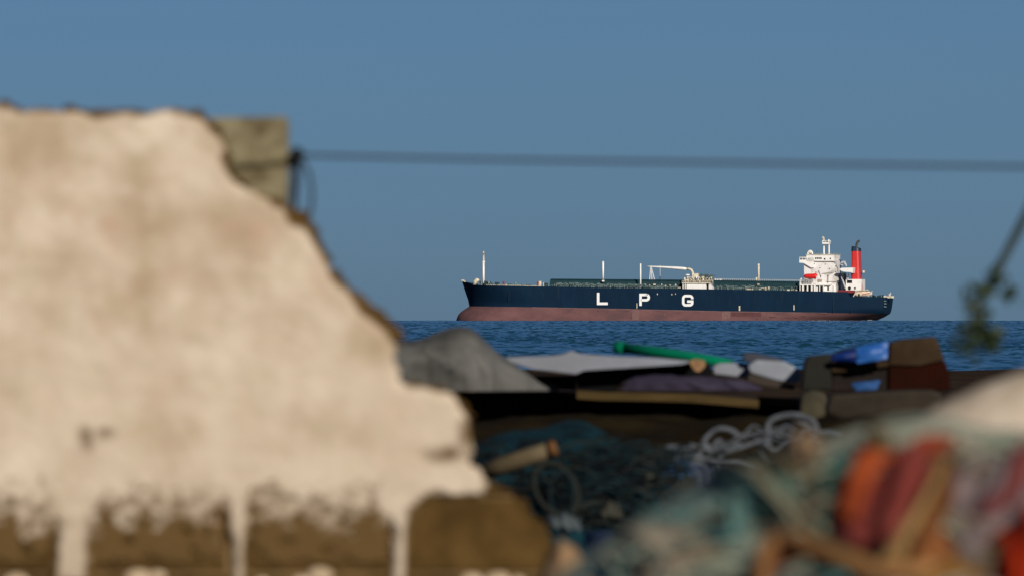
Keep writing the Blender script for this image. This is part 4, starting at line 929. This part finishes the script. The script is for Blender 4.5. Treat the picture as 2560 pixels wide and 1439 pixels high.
# ---- grey rope tangle in front of the bank
rq = P(1850, 1180, 58); rq.z = float(ground_z(rq.x, 58))
tangle = thing('rope_tangle', 'tangle of pale grey rope coils lying before the dark bank', 'rope', rq)
gr_m = mat('pale_grey_rope', (0.105, 0.115, 0.128), (0.05, 0.055, 0.062), scale=30, rough=0.9)
def rope_path(name, pts, dist, r, m, closed=False):
    p = [P(x, y, dist) - rq for x, y in pts]
    # smooth by Catmull-Rom
    q = []; N = len(p); rng = range(N) if closed else range(N - 1)
    for i in rng:
        a, b2, c_, d_ = p[(i - 1) % N] if closed or i > 0 else p[0], p[i], p[(i + 1) % N], p[(i + 2) % N] if closed or i + 2 < N else p[-1]
        for k in range(6):
            s = k / 6; q.append(0.5 * ((2 * b2) + (c_ - a) * s + (2 * a - 5 * b2 + 4 * c_ - d_) * s * s + (3 * b2 - a - 3 * c_ + d_) * s ** 3))
    if not closed: q.append(p[-1])
    return MB().tube(q, r, 7, closed).build(name, m, tangle, smooth=True)
rope_path('coil', [(1918, 1070), (1935, 1045), (1985, 1036), (2030, 1050), (2042, 1080), (2020, 1102), (1975, 1108), (1935, 1098)], 57.5, 0.015, gr_m, True)
rope_path('coil', [(1928, 1082), (1960, 1060), (2010, 1058), (2034, 1078), (1990, 1090)], 57.6, 0.010, gr_m, True)
rope_path('coil', [(1756, 1114), (1770, 1088), (1800, 1070), (1838, 1080), (1846, 1106), (1812, 1116), (1796, 1100), (1776, 1122)], 57.4, 0.013, gr_m, True)
rope_path('strand', [(1762, 1108), (1785, 1130), (1835, 1122), (1880, 1108), (1925, 1092)], 57.4, 0.013, gr_m)
rope_path('strand', [(1798, 1120), (1800, 1145), (1790, 1165)], 57.4, 0.016, gr_m)
rope_path('strand', [(1640, 1142), (1680, 1126), (1735, 1120)], 57.4, 0.012, gr_m)
rope_path('strand', [(1650, 1152), (1720, 1140), (1790, 1150), (1850, 1152), (1900, 1170)], 57.3, 0.012, gr_m)
rope_path('strand', [(1720, 1168), (1735, 1155), (1760, 1165), (1775, 1190)], 57.2, 0.014, gr_m)
rope_path('strand', [(1930, 1100), (1900, 1120), (1925, 1150), (1980, 1150)], 57.4, 0.010, gr_m)
for k in range(16):
    x0_, y0_ = random.uniform(1640, 2010), 0; y0_ = np.interp(x0_, [1640, 1800, 2010], [1150, 1115, 1085]) + random.uniform(-22, 30); st_ = random.uniform(-0.6, 0.2)
    rope_path('strand', [(x0_ + q * 26, y0_ + q * 26 * st_ + random.uniform(-12, 12)) for q in range(random.randint(3, 5))], 57.4 + random.uniform(-0.1, 0.2), random.uniform(0.006, 0.013), [gr_m, mat('dark_grey_rope', (0.07, 0.08, 0.09))][k % 2])
cloth('blue_rag', [(1636, 1165, 57.0), (1745, 1158, 57.0), (1742, 1186, 56.8), (1645, 1190, 56.8)], mat('slate_blue_rag', (0.025, 0.065, 0.13), (0.015, 0.035, 0.07), scale=5), amp=0.012, seed=6, label='slate blue rag lying beside the grey rope tangle', cat='rag')
cloth('lilac_rag', [(1722, 1166, 56.5), (1790, 1172, 56.5), (1800, 1225, 56.2), (1740, 1210, 56.2)], mat('lilac_grey_rag', (0.075, 0.095, 0.13), (0.05, 0.06, 0.085), scale=5), amp=0.012, seed=16, label='lilac grey rag below the rope tangle', cat='rag')

# ---- teal net heap, fibre colour darkened in place of shade, with a stick on it
dn, (nX, nY, nZ) = mound('dark_teal_net', [(1080, 1180), (1190, 1110), (1240, 1085), (1300, 1078), (1360, 1072), (1420, 1052), (1470, 1062), (1530, 1100), (1590, 1140), (1640, 1200), (1700, 1235), (1800, 1245), (1900, 1250), (1960, 1300)], 54.0, 1.6, mat('shade_dark_teal_fibre', (0.005, 0.034, 0.045), (0.001, 0.006, 0.009), scale=5, rough=0.95, spec=0.1, bump=0.02, bscale=30, c3=(0.003, 0.020, 0.028)), 'dark teal fishing net heap right of the broken wall', 'fishing net', amp=0.035, fs=0.22, seed=101)
strand_m = [mat('strand_grey_green', (0.016, 0.021, 0.018)), mat('strand_black', (0.002, 0.003, 0.004)), mat('strand_teal', (0.003, 0.012, 0.015))]
org = Vector(dn.location)
for sm, cnt in zip(strand_m, (24, 80, 90)):
    mb = MB()
    for k in range(cnt):
        px, py = random.uniform(1220, 1680), random.uniform(1120, 1380); c = P(px, py, 52.6)
        curly(mb, c - org, random.uniform(0.03, 0.13), random.uniform(0.003, 0.008), random.uniform(0.4, 1.3))
    s = mb.build('net_strands', sm, dn, smooth=True); s['kind'] = 'stuff'
MB().tube([P(1390 + 56 * math.cos(a), 1222 + 62 * math.sin(a) + 20 * math.cos(a), 52.2 - 0.05 * math.sin(a)) - org for a in np.linspace(0, 6.28, 28, endpoint=False)], 0.015, 7, closed=True).build('float_ring', mat('ring_olive', (0.010, 0.012, 0.009)), dn, smooth=True)
MB().tube([P(1405 + 30 * math.cos(a), 1235 + 60 * math.sin(a), 52.15) - org for a in np.linspace(0, 6.28, 24, endpoint=False)], 0.008, 7, closed=True).build('float_ring', mat('ring_dark', (0.006, 0.014, 0.016)), dn, smooth=True)
for c4, col, lab in [([(1365, 1290, 52.0), (1450, 1305, 52.0), (1455, 1325, 51.9), (1375, 1315, 51.9)], (0.055, 0.068, 0.075), 'pale grey scrap of plastic on the teal net'), ([(1500, 1275, 52.0), (1560, 1278, 52.0), (1555, 1290, 51.9), (1500, 1288, 51.9)], (0.035, 0.035, 0.026), 'thin olive scrap on the teal net'), ([(1610, 1160, 53.4), (1640, 1172, 53.4), (1644, 1198, 53.3), (1612, 1190, 53.3)], (0.10, 0.10, 0.085), 'small pale scrap at the top right of the teal net'), ([(1460, 1330, 51.9), (1540, 1325, 51.9), (1500, 1380, 51.8), (1470, 1390, 51.8)], (0.003, 0.010, 0.03), 'deep navy scrap at the foot of the teal net')]:
    cloth('plastic_scrap', c4, mat('scrap_%.3f' % col[0], col, scale=8), amp=0.015, seed=int(c4[0][0]), nu=20, nv=14, label=lab, cat='scrap')
st_o = P(1290, 1170, 52.0); st_m = mat('stick_tan', (0.115, 0.088, 0.050), (0.075, 0.052, 0.024), scale=6, stretch=(0.3, 1, 1))
stick = MB().tube([P(1195, 1182, 52.1) - st_o, P(1260, 1163, 52.0) - st_o, P(1330, 1138, 51.9) - st_o, P(1382, 1121, 51.9) - st_o], [0.040, 0.042, 0.040, 0.036], 12).build('driftwood_stick', st_m, None, smooth=True)
stick.location = st_o; tag(stick, 'pale driftwood stick leaning from the wall onto the teal net', 'stick')
b1 = MB().tube([P(1372, 1124, 51.88) - st_o, P(1392, 1117, 51.88) - st_o], 0.037, 12).build('cut_end', mat('stick_orange', (0.11, 0.05, 0.016)), stick, smooth=True)

# ---- pale net heap close by, with bright gear on it
DN = 17.5
pale = mat('pale_green_net_fibre', (0.36, 0.355, 0.265), (0.165, 0.225, 0.198), scale=3.2, rough=0.95, bump=0.02, bscale=40, c3=(0.265, 0.295, 0.232), lo=0.36, hi=0.64)
pn, (hX, hY, hZ) = mound('pale_net_heap', [(1080, 1800), (1260, 1580), (1370, 1462), (1450, 1395), (1545, 1325), (1640, 1275), (1740, 1212), (1830, 1175), (1900, 1150), (1960, 1135), (2050, 1105), (2150, 1070), (2260, 1050), (2350, 1046), (2440, 1070), (2600, 1080), (2800, 1100), (3000, 1300), (3100, 1600)], DN, 2.0, pale, 'pale green and tan fishing net heap in the near right corner', 'fishing net', amp=0.02, fs=0.14, seed=121, nx=260, ny=140, power=2.0)
def on_heap(px, py, lift=0.04):
    """where the line of sight meets the heap"""
    gx_, gy_ = hX[0], hY[:, 0]
    for d_ in np.arange(gy_[0] + 0.05, DN, 0.02):
        p = P(px, py, d_); i = int(np.clip(np.searchsorted(gx_, p.x), 0, len(gx_) - 1)); j = int(np.clip(np.searchsorted(gy_, d_), 0, len(gy_) - 1))
        if p.z < hZ[j, i]: return d_ - lift
    return DN - lift
def heap_z(x, y):
    gx_, gy_ = hX[0], hY[:, 0]
    fi = np.clip((x - gx_[0]) / (gx_[1] - gx_[0]), 0, len(gx_) - 1.001); fj = np.clip((y - gy_[0]) / (gy_[1] - gy_[0]), 0, len(gy_) - 1.001)
    i, j = fi.astype(int), fj.astype(int); u, w_ = fi - i, fj - j
    return hZ[j, i] * (1 - u) * (1 - w_) + hZ[j, i + 1] * u * (1 - w_) + hZ[j + 1, i] * (1 - u) * w_ + hZ[j + 1, i + 1] * u * w_
HP = lambda *pts, lift=0.04: [(x, y, on_heap(x, y, lift)) for x, y in pts]
org = Vector(pn.location)
cols_ = [('net_teal', (0.09, 0.20, 0.19), 140), ('net_tan', (0.31, 0.24, 0.16), 110), ('net_olive', (0.14, 0.115, 0.065), 80), ('net_sage', (0.27, 0.30, 0.225), 220)]
hz = hZ.ravel(); hx = hX.ravel(); hy = hY.ravel(); fr = np.where((hy < DN - 0.45) & (hz > H - 1.1))[0]
for nm, col, cnt in cols_:
    mb = MB(); mm = mat(nm, col, tuple(c * 0.6 for c in col), scale=20, rough=0.95)
    cents = [RNG.choice(fr) for _ in range(12)]
    for k in range(cnt):
        i = int(RNG.choice(cents)) if k % 2 else int(RNG.choice(fr))
        j = int(np.clip(i + RNG.integers(-6, 6), 0, len(hx) - 1))
        curly(mb, Vector((hx[j], hy[j] - 0.01, hz[j] + 0.01)) - org, random.uniform(0.015, 0.06), random.uniform(0.0012, 0.0034), random.uniform(0.5, 1.5))
    s = mb.build('net_strands', mm, pn, smooth=True); s['kind'] = 'stuff'
# pieces on the heap
def rag(name, c4, c1, c2, label, cat, **kw):
    return cloth(name, c4, mat(name + '_' + str(int(c4[0][0])), c1, c2, scale=kw.pop('scale', 8), rough=0.9), label=label, cat=cat, drape=heap_z, **kw)
rag('beige_sack', HP((1500, 1400), (1650, 1318), (1800, 1385), (1650, 1480)), (0.36, 0.285, 0.21), (0.26, 0.23, 0.165), 'beige cloth sack low on the pale net heap', 'sack', bulge=0.05, amp=0.008, seed=31)
rag('teal_rag', HP((1795, 1280), (1870, 1270), (1880, 1340), (1810, 1370)), (0.075, 0.150, 0.140), (0.085, 0.130, 0.112), 'small teal rag in the middle of the pale net heap', 'rag', bulge=0.04, amp=0.01, seed=33)
rag('sage_net_fold', HP((1760, 1195), (1830, 1185), (2060, 1330), (1990, 1365)), (0.3190, 0.2828, 0.1812), (0.2320, 0.2392, 0.1668), 'long sage fold of net running down the heap', 'fishing net', bulge=0.06, amp=0.02, seed=35)
rag('green_net_patch', HP((1880, 1215), (2000, 1210), (2030, 1265), (1930, 1275)), (0.0508, 0.1087, 0.0899), (0.0870, 0.1232, 0.0943), 'muted green net patch right of the sage fold', 'fishing net', bulge=0.03, amp=0.01, seed=36)
rag('olive_rag', HP((1870, 1165), (2030, 1160), (2080, 1215), (1920, 1220)), (0.0899, 0.0725, 0.0406), (0.0653, 0.0522, 0.0290), 'dull olive brown rag across the top of the heap', 'rag', bulge=0.03, amp=0.01, seed=38)
rag('dark_teal_rag', HP((2070, 1160), (2160, 1125), (2100, 1310), (2040, 1330)), (0.0145, 0.0493, 0.0464), (0.0362, 0.1087, 0.0899), 'dark teal rag left of the orange life vest', 'rag', bulge=0.03, amp=0.01, seed=37)
rag('tan_patch_rag', HP((1960, 1110), (2050, 1105), (2050, 1150), (1970, 1155)), (0.3045, 0.1958, 0.1160), (0.1450, 0.1087, 0.0609), 'small tan rag near the top of the pale net heap', 'rag', bulge=0.03, amp=0.01, seed=39)
rag('brown_rag', HP((2160, 1095), (2230, 1090), (2230, 1150), (2170, 1155)), (0.1232, 0.0870, 0.0435), (0.0798, 0.0580, 0.0290), 'small dark brown rag above the orange life vest', 'rag', bulge=0.03, amp=0.01, seed=40)
# life vest, orange red with tan straps
vd = on_heap(2230, 1340); v0 = P(2230, 1340, vd); vest = thing('life_vest', 'crumpled orange red life vest with a tan strap', 'life vest', v0)
def vpart(nm, c4, c1, c2, lab=None, **kw):
    o = cloth(nm, c4, mat('vest_' + nm + str(int(c4[0][0])), c1, c2, scale=kw.pop('scale', 7), rough=0.88), parent=vest, drape=heap_z, **kw)
    if lab: o['label'] = lab
    return o
vpart('panel', HP((2225, 1140), (2388, 1095), (2290, 1385), (2085, 1345), lift=0.08), (0.1914, 0.0418, 0.0325), (0.0986, 0.0186, 0.0162), 'dark red body panel', bulge=0.06, amp=0.015, folds=2, seed=41)
vpart('edge_roll', HP((2205, 1142), (2250, 1136), (2140, 1295), (2095, 1282), lift=0.15), (0.2900, 0.0580, 0.0162), (0.1740, 0.0325, 0.0116), 'bright orange left edge', bulge=0.04, amp=0.006, seed=43)
vpart('edge_roll', HP((2300, 1105), (2390, 1090), (2260, 1240), (2215, 1240), lift=0.15), (0.2552, 0.0522, 0.0232), (0.1740, 0.0325, 0.0139), 'bright orange top edge', bulge=0.04, amp=0.006, seed=44)
vpart('strap', HP((2345, 1155), (2374, 1142), (2250, 1400), (2206, 1400), lift=0.12), (0.3132, 0.1914, 0.0789), (0.2436, 0.1450, 0.0580), 'tan strap', bulge=0.04, amp=0.006, seed=45)
vpart('lining', HP((2352, 1190), (2385, 1150), (2345, 1360), (2275, 1350), lift=0.17), (0.1972, 0.0766, 0.0255), (0.1276, 0.0522, 0.0186), 'brown orange lining', bulge=0.03, amp=0.006, seed=46)
vpart('flap', HP((2285, 1345), (2350, 1325), (2390, 1380), (2285, 1420), lift=0.16), (0.2320, 0.0870, 0.0348), (0.1508, 0.0580, 0.0186), 'orange flap at the bottom', bulge=0.03, amp=0.006, seed=47)
# red bag with tan rim
gd = on_heap(2060, 1430); g0 = P(2060, 1480, gd); bag = thing('red_bag', 'open dark red bag with a tan rim at the bottom edge', 'bag', g0)
cloth('body', HP((1920, 1352), (2230, 1405), (2270, 1500), (1900, 1500), lift=0.09), mat('bag_red', (0.1740, 0.0247, 0.0087), (0.0290, 0.0043, 0.0029), scale=7, rough=0.9), amp=0.015, seed=51, parent=bag, bulge=-0.03, drape=heap_z)
MB().tube([P(x, y, on_heap(x, y, 0.12)) - g0 for x, y in [(1920, 1520), (1905, 1460), (1905, 1400), (1925, 1362), (1970, 1350), (2040, 1372), (2120, 1402), (2200, 1432), (2290, 1428), (2360, 1402)]], [0.010, 0.012, 0.014, 0.016, 0.017, 0.017, 0.016, 0.015, 0.013, 0.010], 10).build('rim', mat('bag_tan_rim', (0.2900, 0.1522, 0.0551), (0.1885, 0.0870, 0.0319), scale=9), bag, smooth=True)
rag('ochre_rag', HP((2190, 1425), (2390, 1390), (2480, 1450), (2230, 1510)), (0.2030, 0.1015, 0.0261), (0.1087, 0.0508, 0.0116), 'ochre rag below the life vest', 'rag', bulge=0.04, amp=0.01, seed=53)
rag('grey_purple_cloth', HP((2400, 1130), (2640, 1085), (2660, 1500), (2370, 1500)), (0.2248, 0.1711, 0.1624), (0.1232, 0.0928, 0.1015), 'faded mauve grey cloth at the right edge of the heap', 'cloth', bulge=0.06, amp=0.02, folds=2.5, rot=0.6, seed=55, scale=5)
rag('maroon_fold', HP((2520, 1125), (2640, 1100), (2600, 1230), (2450, 1290), lift=0.12), (0.1885, 0.0493, 0.0406), (0.1305, 0.0435, 0.0435), 'maroon fold lying across the mauve cloth', 'cloth', bulge=0.04, amp=0.01, seed=57)
rag('bright_red_bag', HP((2480, 1340), (2640, 1240), (2660, 1500), (2520, 1500), lift=0.14), (0.4350, 0.0435, 0.0101), (0.2175, 0.0145, 0.0058), 'bright red plastic bag in the bottom right corner', 'bag', bulge=0.06, amp=0.015, seed=59)
# rubble
def rock(name, outline, dist, depth, m, label, cat, seed):
    q = [P(x, y, dist) for x, y in outline]; cx = sum(p.x for p in q) / len(q); zb = float(ground_z(cx, dist))
    o, _ = mound(name, outline, dist, depth, m, label, cat, amp=0.03, fs=0.3, seed=seed, power=4)
    return o
rock('plaster_rubble', [(2180, 1200), (2260, 1060), (2330, 1018), (2400, 985), (2460, 958), (2540, 935), (2620, 925), (2760, 900), (2900, 1000), (3000, 1300)], 23.0, 0.6, mat('pale_plaster_rubble', (0.50, 0.42, 0.33), (0.38, 0.30, 0.21), scale=6, rough=0.95), 'pale plaster rubble pile at the right behind the nets', 'rubble', 131)
rock('tan_stone', [(1330, 1500), (1365, 1400), (1400, 1352), (1440, 1375), (1475, 1430), (1500, 1540)], 27.0, 0.25, mat('tan_stone', (0.26, 0.17, 0.095), (0.17, 0.10, 0.05), scale=8, rough=0.95), 'tan stone at the foot of the wall beside the nets', 'stone', 133)
